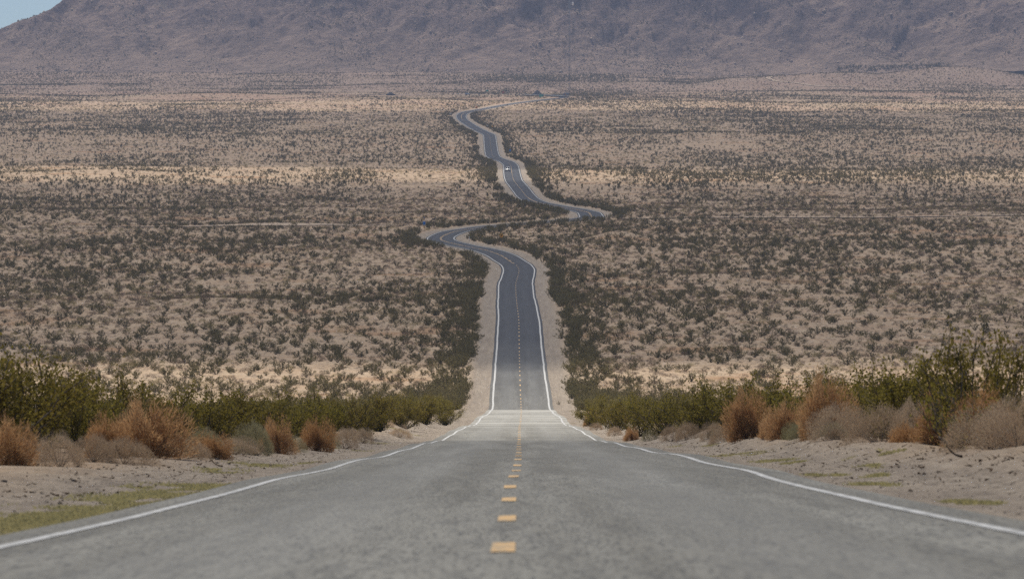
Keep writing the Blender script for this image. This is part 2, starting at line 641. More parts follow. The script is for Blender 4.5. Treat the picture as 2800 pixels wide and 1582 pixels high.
def mountain_z(x, y, want=False):
    px = CX0 + x / y * FPX
    skyl = np.interp(px, [-400, -150, 0, 20, 60, 130, 180, 235, 330, 480, 700, 1000, 1400, 1900, 2400, 3200],
                     [150, 140, 112, 104, 92, 60, 30, 0, -60, -130, -190, -240, -220, -250, -235, -200])
    foot = 8380 + 60 * fbm(x / 300, y * 0, 31, 3) + np.interp(px, [0, 600, 1400, 2000, 2800], [90, 40, 0, -60, -160])
    base = terrain(x, y)
    slope = KSL * (.34 + .66 * sstep(0, 380, y - foot))
    face = base - 3 + np.maximum(y - foot, -60) * slope
    warp = 40 * fbm(x / 160, y / 160, 40, 3)
    g1 = np.abs(fbm((x + .55 * y + warp) / 150, (y - .3 * x) / 420, 41, 4))
    g2 = np.abs(fbm((x - .75 * y - warp) / 95, (y + .4 * x) / 260, 45, 4))
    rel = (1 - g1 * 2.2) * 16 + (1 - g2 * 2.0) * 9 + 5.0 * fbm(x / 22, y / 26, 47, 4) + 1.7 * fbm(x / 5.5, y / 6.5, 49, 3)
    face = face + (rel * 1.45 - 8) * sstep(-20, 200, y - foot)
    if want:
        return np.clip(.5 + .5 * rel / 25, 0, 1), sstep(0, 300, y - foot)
    ridge = (HROW - skyl) / FPX * 9050 + 3.2 * fbm(x / 26, y * 0 + 2, 51, 4) + 1.3 * fbm(x / 6, y * 0 + 5, 52, 3)
    ridge = ridge - .55 * np.maximum(0, y - 9050) + .25 * np.minimum(0, y - 9050) * 0
    return np.minimum(face, ridge)


ny, nx = 330, 900
my = 8260 + (9400 - 8260) * (np.arange(ny) / (ny - 1))
mx = np.linspace(-1050, 1050, nx)
MX, MY = np.meshgrid(mx, my)
MZ = mountain_z(MX, MY)
me = mesh("mountain", np.stack([MX, MY, MZ], -1).reshape(-1, 3), grid_faces(ny, nx), smooth=False)
at_ = mountain_z(MX, MY, True)
fattr(me, "relief", at_[0])
fattr(me, "height", at_[1])
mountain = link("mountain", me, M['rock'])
tag(mountain, "bare purple brown rocky mountain filling the top of the view", "mountain", kind='structure')
# lower ridge far behind on the left
bx = np.linspace(-1500, -700, 160)
by = np.linspace(10600, 11400, 60)
BX, BY = np.meshgrid(bx, by)
pxb = CX0 + BX / BY * FPX
crest = (HROW - np.interp(pxb, [-1500, -500, -100, 8, 40, 200], [60, 80, 92, 97, 112, 190])) / FPX * 10900
BZ = crest - .45 * np.abs(BY - 10900) + 8 * fbm(BX / 60, BY / 60, 61, 4)
ridge = link("ridge", mesh("ridge", np.stack([BX, BY, BZ], -1).reshape(-1, 3), grid_faces(60, 160)), M['rock'])
tag(ridge, "low dark ridge peeping out behind the left foot of the mountain", "ridge", kind='structure')


# ------------------------------------------------------------------ roads
def ribbon(name, offs, y0, y1, lift, m, parent=None, wob=0.0, keep=None):
    """strip following the road between lateral offsets, lying just over the ground"""
    k = (YS >= y0 - 1e-6) & (YS <= y1 + 1e-6)
    yy = YS[k]
    if keep is None and (len(yy) == 0 or yy[0] > y0 + .01):
        yy = np.concatenate([[y0], yy])
    if yy[-1] < y1 - .01:
        yy = np.concatenate([yy, [y1]])
    w = wob * fbm(yy / 38, yy * 0, 71, 3) if wob else 0 * yy
    off = np.array(offs)[None, :] + np.sign(np.array(offs))[None, :] * w[:, None] * (np.abs(np.array(offs)) > 3)[None, :]
    X = x_road(yy)[:, None] + off
    Y = np.repeat(yy[:, None], X.shape[1], 1)
    Z = road_surface(X, Y) + lift
    me = mesh(name, np.stack([X, Y, Z], -1).reshape(-1, 3), grid_faces(*X.shape), smooth=True)
    fattr(me, "s", off)
    return me


def road_surface(X, Y):
    s = X - x_road(Y)
    # piecewise linear along the same rows as the ground so that nothing pokes through
    i = np.clip(np.searchsorted(YS, Y) - 1, 0, len(YS) - 2)
    t = (Y - YS[i]) / (YS[i + 1] - YS[i])

    def row(j):
        yj = YS[j]
        return z_road(yj) + .0165 * (1 - sstep(150, 330, yj)) * s
    lift = .012 + .05 * sstep(900, 3000, Y)
    return row(i) * (1 - t) + row(i + 1) * t + lift


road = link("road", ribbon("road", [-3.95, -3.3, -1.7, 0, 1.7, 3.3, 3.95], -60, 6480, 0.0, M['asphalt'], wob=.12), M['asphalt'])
tag(road, "two lane desert highway dipping then snaking up to the mountain", "road", kind='structure')
for sg in (-1, 1):
    a, b = (3.38, 3.58) if sg > 0 else (-3.58, -3.38)
    em = ribbon("edge_marking", [a, b], -60, 6300, .006, M['white_paint'], wob=.10)
    co = np.empty(len(em.vertices) * 3, np.float32)
    em.vertices.foreach_get("co", co)
    co = co.reshape(-1, 2, 3)
    wide = .56 + .68 * sstep(400, 1100, co[:, 0, 1])
    mid_ = co.mean(1, keepdims=True)
    co = mid_ + (co - mid_) * wide[:, None, None]
    em.vertices.foreach_set("co", co.ravel())
    e = link("edge_marking", em, M['white_paint'], road)
    e['label'] = "solid white edge line"
V, F = [], []


def dash(ya, yb, x0, x1):
    n = max(2, int((yb - ya) / 4) + 2)
    yy = np.linspace(ya, yb, n)
    X = x_road(yy)[:, None] + np.array([x0, x1])[None, :]
    Y = np.repeat(yy[:, None], 2, 1)
    Z = road_surface(X, Y) + .006
    b = len(V)
    V.extend(np.stack([X, Y, Z], -1).reshape(-1, 3).tolist())
    for k in range(n - 1):
        F.append([b + 2 * k, b + 2 * k + 1, b + 2 * k + 3, b + 2 * k + 2])


y = 43.4 - 14.63 * 6
while y < 1640:
    dash(y, y + 3.66, -.075, .075)
    y += 14.63
for x0, x1, ya, yb in ((-.2, -.09, 1640, 2600), (.09, .2, 1790, 2600), (-.06, .03, 2600, 2950), (-.06, .03, 3050, 3330), (-.2, -.09, 5000, 6250), (.09, .2, 5150, 5700)):
    dash(ya, yb, x0, x1)
y = 1650
while y < 1790:
    dash(y, y + 8, .09, .2)
    y += 14.63
y = 2960
while y < 5000:
    dash(y, y + 3.66, -.09, .09)
    y += 14.63
cm = link("centre_marking", mesh("centre_marking", V, F), M['yellow_paint'], road)
cm['label'] = "yellow centre line, dashed then solid in the bends"


def draped(name, pts, width, lift, m):
    """a strip laid over the ground along world points"""
    P = np.array([(p[0], p[1]) for p in pts], float)
    t = np.concatenate([[0], np.cumsum(np.hypot(*np.diff(P, axis=0).T))])
    fx, fy = pchip(t, P[:, 0]), pchip(t, P[:, 1])
    n = max(12, int(t[-1] / 5))
    u = np.linspace(0, t[-1], n)
    X, Y = fx(u), fy(u)
    tx, ty = np.gradient(X), np.gradient(Y)
    L = np.hypot(tx, ty)
    nx_, ny_ = -ty / L, tx / L
    w = np.array([-.5, -.17, .17, .5]) * width
    XX = X[:, None] + nx_[:, None] * w
    YY = Y[:, None] + ny_[:, None] * w
    ZZ = terrain(XX, YY) + lift
    return link(name, mesh(name, np.stack([XX, YY, ZZ], -1).reshape(-1, 3), grid_faces(n, 4), smooth=True), m)


o = draped("dirt_track", [(px2x(-300, 1975), 1975), (px2x(200, 1985), 1985), (px2x(500, 1995), 1995), (px2x(800, 2003), 2003), (px2x(1080, 2010), 2010)], 7, .22, M['track'])
tag(o, "pale dirt track running level across the flat left of the bend", "dirt track", kind='structure')
o = draped("dirt_track", [(px2x(1700, 2095), 2095), (px2x(2050, 2105), 2105), (px2x(2400, 2120), 2120), (px2x(3000, 2150), 2150)], 8, .22, M['track'])
tag(o, "dirt track running level across the flat right of the bend", "dirt track", kind='structure')
for pts, lab in (([(1865, 187), (1950, 197), (2060, 208)], "thin dirt track slanting down the far slope below the mountain"),
                 ([(2330, 238), (2250, 238), (2180, 230), (2120, 222), (2100, 216), (2125, 209)], "dirt track curling round the low far knoll on the right")):
    hp = [hit(*p) for p in pts]
    o = draped("dirt_track", hp, 5, .4, M['track'])
    tag(o, lab, "dirt track", kind='structure')
o = draped("side_road", [(px2x(1545, 6480), 6485), (px2x(1500, 6600), 6600), (px2x(1430, 6720), 6720), (px2x(1340, 6760), 6760), (px2x(1200, 6740), 6740), (px2x(1060, 6690), 6690), (px2x(900, 6650), 6650)], 17, .9, M['side_asphalt'])
tag(o, "dark side road running left from the far junction", "road", kind='structure')

# ------------------------------------------------------------------ shrubs: shapes
def leaves(P, size, r, elong=1.5, up=None):
    """one small quad at every point, turned at random"""
    n = len(P)
    a = r.normal(size=(n, 3))
    if up is not None:
        a = a * .55 + up
    a /= np.linalg.norm(a, axis=1)[:, None]
    b = np.cross(a, r.normal(size=(n, 3)))
    b /= np.linalg.norm(b, axis=1)[:, None] + 1e-9
    sz = (size * r.uniform(.55, 1.35, n))[:, None]
    a, b = a * sz * elong, b * sz
    Q = np.stack([P - a * .5, P + b * .5, P + a * .5, P - b * .5], 1).reshape(-1, 3)
    return Q, np.arange(n * 4).reshape(n, 4)


def creosote(seed, nstem, nleaf, lsize, h=1.0, w=1.25, open_=.0, subs=6):
    """vase of stems from one root, leafy in the upper half; unit height"""
    r = np.random.default_rng(seed)
    st = MB()
    lines = []
    for k in range(nstem):
        az = 2 * math.pi * (k + r.uniform(-.4, .4)) / nstem * (1 if k % 2 else 1.7)
        lean = r.uniform(.05, 1.15) ** .75
        L = h * r.uniform(.70, 1.04) * (1 - .30 * lean)
        reach = w * .5 * lean * r.uniform(.8, 1.1)
        p0 = np.array([math.cos(az), math.sin(az), 0]) * r.uniform(0, .06)
        pts = [p0]
        for t in (.35, .7, 1.0):
            q = np.array([math.cos(az) * reach * t ** .8, math.sin(az) * reach * t ** .8, L * (t if lean < .6 else t ** 1.1)])
            pts.append(q + r.normal(0, .035, 3) * (t > 0))
        for i in range(3):
            st.tube(pts[i], pts[i + 1], .016 * (1 - .28 * i), .016 * (1 - .28 * (i + 1)), 3)
        lines.append((pts[1], pts[2], .5))
        lines.append((pts[2], pts[3], 1.3))
        for _ in range(subs):
            t = r.uniform(.12, .98)
            i = 0 if t < .3 else 1 if t < .62 else 2
            b0 = pts[i] + (pts[i + 1] - pts[i]) * r.uniform(0, 1)
            d = (pts[i + 1] - pts[i])
            d = d / np.linalg.norm(d) + r.normal(0, .55, 3)
            d[2] = abs(d[2]) * .8 + .15
            e = b0 + d / np.linalg.norm(d) * h * r.uniform(.14, .34)
            st.tube(b0, e, .007, .003, 3)
            lines.append((b0, e, 1.5))
    wts = np.array([l[2] * np.linalg.norm(l[1] - l[0]) for l in lines])
    idx = r.choice(len(lines), nleaf, p=wts / wts.sum())
    A = np.array([l[0] for l in lines])[idx]
    B = np.array([l[1] for l in lines])[idx]
    t = r.uniform(0, 1.05, nleaf)[:, None] ** .75
    P = A + (B - A) * t + r.normal(0, .034 + .02 * open_, (nleaf, 3))
    P[:, 2] = np.maximum(P[:, 2], .05)
    Q, F = leaves(P, lsize, r)
    return Q, F, st


def dome(seed, n, blade, w=1.5, lump=.25, fluffy=.35):
    """dense rounded dry bush: fine stalks fanning out from the root; unit height"""
    r = np.random.default_rng(seed)
    az = r.uniform(0, 2 * math.pi, n)
    cz = r.uniform(-.06, 1, n)
    cz = np.sign(cz) * np.abs(cz) ** .9
    el = np.arcsin(cz)
    lob = 1 + lump * (np.sin(az * 3 + seed) * .5 + np.sin(az * 5 + 2 * seed + el * 4) * .35 + r.normal(0, .12, n))
    d = np.stack([np.cos(el) * np.cos(az) * w * .5, np.cos(el) * np.sin(az) * w * .5, np.sin(el) * .92 + .06], 1) * lob[:, None]
    t0 = np.clip(r.uniform(.25, .98, n) ** (fluffy), .1, 1)
    P0 = d * (t0[:, None] * .97) * np.array([1, 1, 1])
    ln = blade * r.uniform(.5, 1.3, n)[:, None]
    dirn = d / np.linalg.norm(d, axis=1)[:, None] + r.normal(0, .45, (n, 3)) + np.array([0, 0, .3])
    dirn /= np.linalg.norm(dirn, axis=1)[:, None]
    P1 = P0 + dirn * ln
    sidev = np.cross(dirn, r.normal(size=(n, 3)))
    sidev /= np.linalg.norm(sidev, axis=1)[:, None]
    wd = ln * .16
    Vv = np.stack([P0 - sidev * wd * .5, P0 + sidev * wd * .5, P1], 1).reshape(-1, 3)
    Vv[:, 2] = np.maximum(Vv[:, 2], .0)
    st = MB()
    for k in range(14):
        a_, e_ = r.uniform(0, 6.28), r.uniform(.2, 1.3)
        tip = (math.cos(e_) * math.cos(a_) * w * .42, math.cos(e_) * math.sin(a_) * w * .42, math.sin(e_) * .8)
        st.tube((0, 0, 0), tip, .014, .004, 3)
    return Vv, np.arange(n * 3).reshape(n, 3), st


def combo(Q, F, st):
    """foliage and stems of a distant shrub as one mesh"""
    n = len(Q)
    V = np.concatenate([Q, np.array(st.v)]) if len(st.v) else Q
    f4 = [np.array(st.f4) + n] if st.f4 else []
    f3 = [np.array(st.f3) + n] if st.f3 else []
    if F.shape[1] == 4:
        f4.append(F)
    else:
        f3.append(F)
    return V, (np.concatenate(f4) if f4 else None), (np.concatenate(f3) if f3 else None)


HERO, HERO_ST = [], []
for k in range(6):
    Q, F, st = creosote(100 + k, 20 + k % 3, 7000, .026, 1, [1.55, 1.7, 1.4, 1.6, 1.8, 1.5][k], .8, 8)
    me = mesh("creosote_foliage", Q, F)
    me.materials.append(M['leaf'])
    HERO.append(me)
    me = mesh("creosote_branches", st.v, st.f4, st.f3)
    me.materials.append(M['twig'])
    HERO_ST.append(me)
Q, F, st = creosote(140, 13, 620, .036, 1, 1.5, 1.6, 9)
SPARSE = mesh("sparse_foliage", Q, F)
SPARSE.materials.append(M['leaf'])
SPARSE_ST = mesh("sparse_branches", st.v, st.f4, st.f3)
SPARSE_ST.materials.append(M['twig'])
Q, F, st = creosote(150, 14, 3600, .026, 1, 1.5, .8, 10)
AIRY = mesh("airy_foliage", Q, F)
AIRY.materials.append(M['leaf'])
AIRY_ST = mesh("airy_branches", st.v, st.f4, st.f3)
AIRY_ST.materials.append(M['twig'])


def far_mesh(name, seed, nst, nl, ls, w, m):
    Q, F, st = creosote(seed, nst, nl, ls, 1, w, .5, 3)
    nq = len(F)
    V, f4, f3 = combo(Q, F, st)
    me = mesh(name, V, f4, f3)
    me.materials.append(m)
    return me


MID = [far_mesh("creosote_mid", 200 + k, 11, 520, .062, [1.5, 1.8, 1.35, 1.65][k], M['leaf_far']) for k in range(4)]
FAR = [far_mesh("creosote_far", 220 + k, 6, 90, .15, [1.4, 1.7, 1.25][k], M['leaf_far']) for k in range(3)]


def dome_mesh(name, seed, n, bl, w, lump, m, fl=.35):
    Vv, F, st = dome(seed, n, bl, w, lump, fl)
    me = mesh(name, Vv, None, F)
    me.materials.append(m)
    s2 = mesh(name + "_stalks", st.v, st.f4, st.f3)
    s2.materials.append(M['twig'])
    return me, s2


RUST = [dome_mesh("rust", 300 + k, 12000, .12, [1.7, 1.9, 1.5][k], .58, M['rust'], .45) for k in range(3)]
STRAW = [dome_mesh("straw", 320 + k, 15000, .060, [2.1, 2.3, 2.0][k], .24, M['straw'], .26) for k in range(3)]
GREEN = [dome_mesh("greygreen", 340 + k, 12000, .07, [1.9, 2.1][k], .2, M['greygreen'], .28) for k in range(2)]


def small_mesh(seed, n, bl, w):
    Vv, F, st = dome(seed, n, bl, w, .35, .5)
    me = mesh("burrobush", Vv, None, F)
    me.materials.append(M['burro'])
    return me


M['brush'] = m_leaf('olive_brush', ((.30, .245, .105), (.38, .31, .14), (.22, .185, .085)), .35)
BRUSH = []
for k in range(3):
    Vv, F, st = dome(380 + k, 200, .34, [1.9, 2.3, 2.0][k], .3, .5)
    me = mesh('yellow_brush', Vv, None, F)
    me.materials.append(M['brush'])
    BRUSH.append(me)
BURRO = [small_mesh(360 + k, 170, .38, [1.9, 2.3, 1.6, 2.1][k]) for k in range(4)]

# ------------------------------------------------------------------ shrubs: the ones along the near road, one by one
K = 2800 / 2575.0
cover = np.full(700, 5000.0)


def footprint(x, y, z, h, w):
    px = CX0 + x / y * FPX
    hw = w * .5 / y * FPX
    top = HROW - (z + h) / y * FPX
    bot = HROW - z / y * FPX
    return px, hw, top, bot


def visible(x, y, z, h, w, mark=True):
    px, hw, top, bot = footprint(x, y, z, h, w)
    a, b = int(np.floor((px - hw) / 4)), int(np.ceil((px + hw) / 4))
    a2, b2 = max(a, 0), min(b, 699)
    if b2 < a2:
        return 0.0
    if bot > 1582:
        bot = 1582
    c = cover[a2:b2 + 1]
    vis = np.clip((np.minimum(c, bot) - top) / max(bot - top, 1e-6), 0, 1)
    frac = float(vis.sum() / (b - a + 1))
    if mark:
        a3, b3 = max(int((px - hw * .7) / 4), 0), min(int((px + hw * .7) / 4), 699)
        if b3 >= a3:
            cover[a3:b3 + 1] = np.minimum(cover[a3:b3 + 1], top + .25 * (bot - top))
    return frac


def plant(name, label, cat, x, y, z, h, w, fol, br, rot, group=None):
    t = thing(name, label, cat, (x, y, z - .03), rot, group)
    kx = w
    f = link("foliage", fol, None, t)
    b = link("branches", br, None, t)
    for o_ in (f, b):
        o_.scale = (kx, kx * (.85 + .3 * ((x * 7.3) % 1)), h)
    t.rotation_euler[0] = .22 * ((x * 3.7 + y) % 1 - .5)
    t.rotation_euler[1] = .22 * ((x * 5.1 + y * .7) % 1 - .5)
    return t


# photo column at 2575 px wide, distance, height, width, form, label
HEROES = [
    (-40, 135, 2.0, 1.9, 'c', "tall olive creosote bush half cut off at the left edge of the picture"),
    (75, 150, 1.95, 1.5, 'c', "tall creosote bush with upright green sprays, second from the left picture edge"),
    (190, 168, 1.75, 1.4, 'c', "creosote bush with a ragged open top standing left of the widest rust shrub"),
    (300, 178, 1.85, 1.5, 'c', "tall creosote bush with bare grey twigs showing, rising behind the widest rust shrub"),
    (415, 186, 1.75, 1.5, 'c', "creosote bush rising just right of and behind the widest rust shrub"),
    (520, 196, 1.55, 1.5, 'c', "rounded creosote bush behind the pale grey green shrub on the left bank"),
    (620, 212, 1.65, 1.5, 'c', "bushy creosote behind the green and orange streaked shrub on the left bank"),
    (705, 232, 1.6, 1.6, 'c', "dark creosote bush behind the pair of rust shrubs on the left bank"),
    (800, 262, 1.6, 1.6, 'c', "dense olive creosote bush directly behind the farther rust shrub on the left bank"),
    (885, 300, 1.6, 1.6, 'c', "dense creosote bush above the last pale straw shrubs on the left bank"),
    (955, 345, 1.65, 1.6, 'c', "low spreading creosote bush reaching down to the left shoulder sand"),
    (1015, 395, 1.6, 1.7, 'c', "dark bottomed creosote bush touching the sand, third from the end of the left hedge"),
    (1070, 450, 1.55, 1.6, 'c', "creosote bush second from the end of the left hedge by the dip"),
    (1118, 520, 1.7, 1.8, 'c', "last creosote bush of the left hedge, its leafy edge against the sandy shoulder"),
    (370, 148, 1.05, 1.25, 'r', "widest rust brown dry shrub on the left bank, a curved bare branch at its foot"),
    (262, 138, .72, .8, 'r', "small faded rust shrub leaning on the left side of the widest rust shrub"),
    (10, 112, .70, .75, 'r', "orange brown dry shrub at the lower left edge of the picture"),
    (640, 172, .85, .70, 'g', "rounded shrub streaked green and orange on the left bank"),
    (690, 190, .80, .65, 'r', "rust shrub right beside the green and orange streaked shrub"),
    (790, 214, .85, .72, 'r', "upright rust shrub farthest along the left bank"),
    (150, 118, .62, .62, 's', "rounded straw coloured shrub at the front of the left bank near the picture edge"),
    (75, 128, .55, .55, 's', "pale straw shrub squeezed between the edge rust shrub and the front straw shrub"),
    (235, 127, .52, .6, 's', "low straw grey shrub in front of the small faded rust shrub"),
    (515, 156, .66, .60, 'g', "pale grey green shrub right of the widest rust shrub"),
    (735, 203, .50, .55, 'g', "small grey green shrub at the foot of the two rust shrubs"),
    (865, 236, .72, .60, 's', "pale straw shrub with green tufts near the end of the left bank shrubs"),
    (912, 268, .62, .55, 's', "last small straw shrub on the left bank before the bare sand"),
    (2440, 122, 2.15, 1.9, 'a', "tallest creosote bush, thin grey trunks and airy top, near the right edge"),
    (2590, 128, 1.9, 1.6, 'a', "tall creosote bush cut off at the right edge of the picture"),
    (2330, 150, 1.75, 1.5, 'c', "creosote bush just left of the tallest airy one on the right bank"),
    (2235, 168, 1.6, 1.5, 'c', "dark creosote bush behind the two big pale straw shrubs on the right bank"),
    (2140, 182, 1.7, 1.5, 'c', "dark creosote bush rising behind the tall rust plume shrub"),
    (2040, 198, 1.6, 1.5, 'c', "creosote bush between the two largest rust shrubs on the right bank"),
    (1945, 215, 1.65, 1.6, 'c', "creosote bush rising behind the broad rust shrub on the right bank"),
    (1850, 238, 1.75, 1.7, 'c', "airy topped creosote bush left of and behind the broad rust shrub"),
    (1765, 265, 1.7, 1.6, 'c', "dense olive creosote bush above the smooth pale straw domes"),
    (1680, 300, 1.75, 1.8, 'c', "dark creosote bush reaching the ground left of the smooth pale straw domes"),
    (1610, 345, 1.65, 1.7, 'c', "bright olive creosote bush near the road end of the right hedge"),
    (1550, 400, 1.55, 1.7, 'c', "creosote bush second from the road end of the right hedge"),
    (1500, 470, 1.5, 1.7, 'c', "first creosote bush at the road end of the right hedge by the dip"),
    (2400, 112, .95, .95, 'o', "scraggly half bare shrub with twisted dark stems on the right bank"),
    (1880, 205, 1.2, 1.05, 'r', "broad rust orange shrub on the right bank, fan of stems from one root"),
    (2075, 163, 1.25, .95, 'r', "tall rust orange plume shrub with a narrow dark foot on the right bank"),
    (1975, 188, .85, .8, 'r', "smaller rust shrub tucked between the two largest rust shrubs"),
    (2290, 138, .45, .75, 'r', "low orange tuft at the foot of the pale shrubs on the right bank"),
    (2475, 118, .85, .85, 'r', "rust shrub glowing behind the scraggly half bare shrub"),
    (1585, 330, .55, .55, 'r', "small rust tuft among pale shrubs at the road end of the right bank"),
    (1482, 520, .95, .85, 'r', "pinkish dry shrub standing above the far end of the right hedge"),
    (1690, 268, .66, .60, 's', "left one of the smooth pale straw domes on the right bank"),
    (1728, 255, .72, .62, 's', "right one of the smooth pale straw domes on the right bank"),
    (2108, 154, .80, .80, 's', "big pale straw shrub right of the tall rust plume"),
    (2215, 145, .85, .85, 's', "second big pale straw shrub, right of the first one beside the rust plume"),
    (2560, 106, .85, .8, 's', "very large straw shrub at the lower right edge of the picture"),
    (2300, 147, .9, .75, 's', "tall pale straw shrub with a feathery top left of the airy creosote"),
    (1635, 300, .52, .55, 'g', "low grey green shrub left of the smooth pale domes"),
    (1545, 372, .55, .6, 's', "straw shrub at the sand edge near the road end of the right bank"),
    (1795, 232, .60, .6, 's', "straw shrub half hidden left of the broad rust shrub"),
    (1500, 440, .5, .65, 's', "small cream shrub closest to the road at the dip on the right"),
]
HEROES += [
    (455, 150, .5, .8, 's', "low straw shrub against the right foot of the widest rust shrub"),
    (585, 165, .45, .7, 's', "dusty straw shrub left of the green and orange streaked shrub"),
    (1005, 340, .5, .8, 's', "cream shrub peeping out under the third creosote from the end of the left hedge"),
    (310, 133, .5, .8, 's', "faded straw shrub at the left foot of the widest rust shrub"),
    (1830, 215, .55, .8, 's', "straw shrub at the left foot of the broad rust shrub"),
    (2020, 172, .5, .7, 'g', "grey green tuft left of the tall rust plume foot"),
    (2380, 128, .8, 1.0, 'r', "rust shrub half hidden left of the scraggly half bare shrub"),
    (2490, 108, .7, .95, 's', "straw shrub right of the scraggly half bare shrub"),
]
hero_xy = []
cre_variants = {}
FORM = {'c': ("creosote_bush", "bush"), 'r': ("dry_rust_shrub", "shrub"), 's': ("dry_straw_shrub", "shrub"),
        'g': ("grey_green_shrub", "shrub"), 'o': ("scraggly_shrub", "shrub"), 'a': ("creosote_bush", "bush")}
GRP = {'c': "creosote bushes along the near banks", 'r': "rust coloured dry shrubs on the near banks", 's': "pale straw shrubs on the near banks",
       'g': "grey green shrubs on the near banks", 'o': None, 'a': "creosote bushes along the near banks"}
cnt = 0
for px, d, h, w, form, lab in sorted(HEROES, key=lambda q: q[1]):
    x, y, z = at(px * K, d)
    cnt += 1
    if form == 'c':
        fol, br = HERO[cnt % 6], HERO_ST[cnt % 6]
        ww = w * 1.12
    elif form == 'a':
        fol, br = AIRY, AIRY_ST
        ww = w * .8
    elif form == 'o':
        fol, br = SPARSE, SPARSE_ST
        ww = w
    else:
        P = {'r': RUST, 's': STRAW, 'g': GREEN}[form]
        fol, br = P[cnt % len(P)]
        ww = w * .76
    n, c = FORM[form]
    t = plant(n, lab, c, x, y, z, h, ww, fol, br, rng.uniform(0, 6.28), GRP[form])
    hero_xy.append((x, y))
    visible(x, y, z, h, w * 1.2)

r = np.random.default_rng(63)
for q in range(52):
    sg = -1 if q % 2 else 1
    d = 150 + 380 * r.uniform() ** 1.4
    x = float(x_road(d)) + sg * (6.35 + .5 * r.gamma(1.6, .55))
    z = float(terrain(np.array([x]), np.array([d]))[0])
    h = r.uniform(.22, .55)
    if abs(x) > d * .072:
        continue
    P, n, lab, grp = ((STRAW, "dry_tuft", "small straw tuft between the bigger shrubs on the %s bank", "straw tufts on the %s bank"),
                      (RUST, "rust_tuft", "small rust tuft between the bigger shrubs on the %s bank", "rust tufts on the %s bank"),
                      (GREEN, "green_tuft", "small grey green tuft between the bigger shrubs on the %s bank", "grey green tufts on the %s bank"))[int(r.choice(3, p=[.5, .2, .3]))]
    fol, br = P[q % len(P)]
    side = "left" if sg < 0 else "right"
    plant(n, lab % side, "tuft", x, d, z, h, h * r.uniform(.75, 1.15), fol, br, r.uniform(0, 6.28), grp % side)

# ------------------------------------------------------------------ shrubs: everything else
def field(n, y0, y1, seed, margin=1.3):
    r = np.random.default_rng(seed)
    y = np.sqrt(r.uniform(y0 ** 2, y1 ** 2, n))
    x = r.uniform(-1, 1, n) * y * .0719 * margin
    return x, y, r


cand_x, cand_y, cand_h, cand_w = [], [], [], []


def addc(x, y, h, w):
    cand_x.append(x)
    cand_y.append(y)
    cand_h.append(h)
    cand_w.append(w)


# fill behind the front row on both banks
r = np.random.default_rng(5)
for sg in (-1, 1):
    n = 560
    y = r.uniform(170, 900, n) ** 1.0
    s = sg * (8.6 + r.exponential(7.5, n))
    x = x_road(y) + s
    k = np.abs(x) < y * .0719 * 1.3 + 2
    addc(x[k], y[k], r.uniform(1.05, 1.75, n)[k], r.uniform(1.2, 1.7, n)[k])
# rows along both shoulders
for sg in (-1, 1):
    n = 2600
    y = np.sort(460 + (5450 - 460) * r.uniform(0, 1, n) ** 1.15)
    s0 = 6.9 if sg < 0 else 6.6
    s = sg * (s0 + r.gamma(1.5, 1.9, n) + .8 * fbm(y / 60, y * 0 + sg, 81, 2))
    gap = fbm(y / 55, y * 0 + sg * 3, 83, 2) > -.55
    x = x_road(y) + s
    big = 1 - .25 * sstep(3000, 5000, y)
    k = gap & (np.abs(s) > 5.9)
    addc(x[k], y[k], (r.uniform(1.0, 1.75, n) * big)[k], (r.uniform(1.2, 1.9, n) * big)[k])


def dens(x, y):
    """how thickly creosote grows here, 0..1"""
    px = CX0 + x / y * FPX
    d = .56 + 1.15 * fbm(x / 34, y / 330, 91, 3)
    d = d + .45 * fbm(x / 150, y / 1500, 92, 2)
    for cx_, cy_, sx_, sy_, g_ in ((450, 4500, 420, 600, .55), (150, 5300, 250, 350, .3), (900, 4100, 260, 350, .35), (2100, 5100, 500, 500, .25), (800, 6050, 360, 380, -.6),
                                   (1250, 6450, 420, 200, -.35), (1300, 7350, 140, 120, .9), (2350, 6000, 500, 500, .25), (350, 3250, 600, 170, -.35), (1050, 3150, 300, 150, -.3),
                                   (2000, 1010, 900, 60, -.25), (600, 1000, 700, 60, -.3), (2250, 8050, 220, 90, .9), (2350, 7450, 420, 260, .55)):
        d = d + g_ * np.exp(-((px - cx_) / sx_) ** 2 - ((y - cy_) / sy_) ** 2)
    return np.clip(d * (.88 - .52 * np.exp(-((y - 2330) / 330) ** 2)) + .35 * sstep(7500, 8100, y), .04, 1)


def clear_of(x, y, m=8.5):
    a = np.abs(x - x_road(y))
    k = (a > m) | (y > 6500)
    k &= ~((np.abs(y - 1992) < 10) & (x < px2x(1080, 2000)) & (r.uniform(0, 1, len(x)) < .9))
    k &= ~((np.abs(y - 2115) < 9) & (x > px2x(1700, 2100)) & (r.uniform(0, 1, len(x)) < .8))
    sy = np.interp(CX0 + x / y * FPX, [900, 1060, 1200, 1340, 1430, 1500, 1545], [6650, 6690, 6740, 6760, 6720, 6600, 6485])
    k &= ~((y > sy - 75) & (y < sy + 22) & (x < 50) & (x > -200) & (r.uniform(0, 1, len(x)) < .93))
    return k


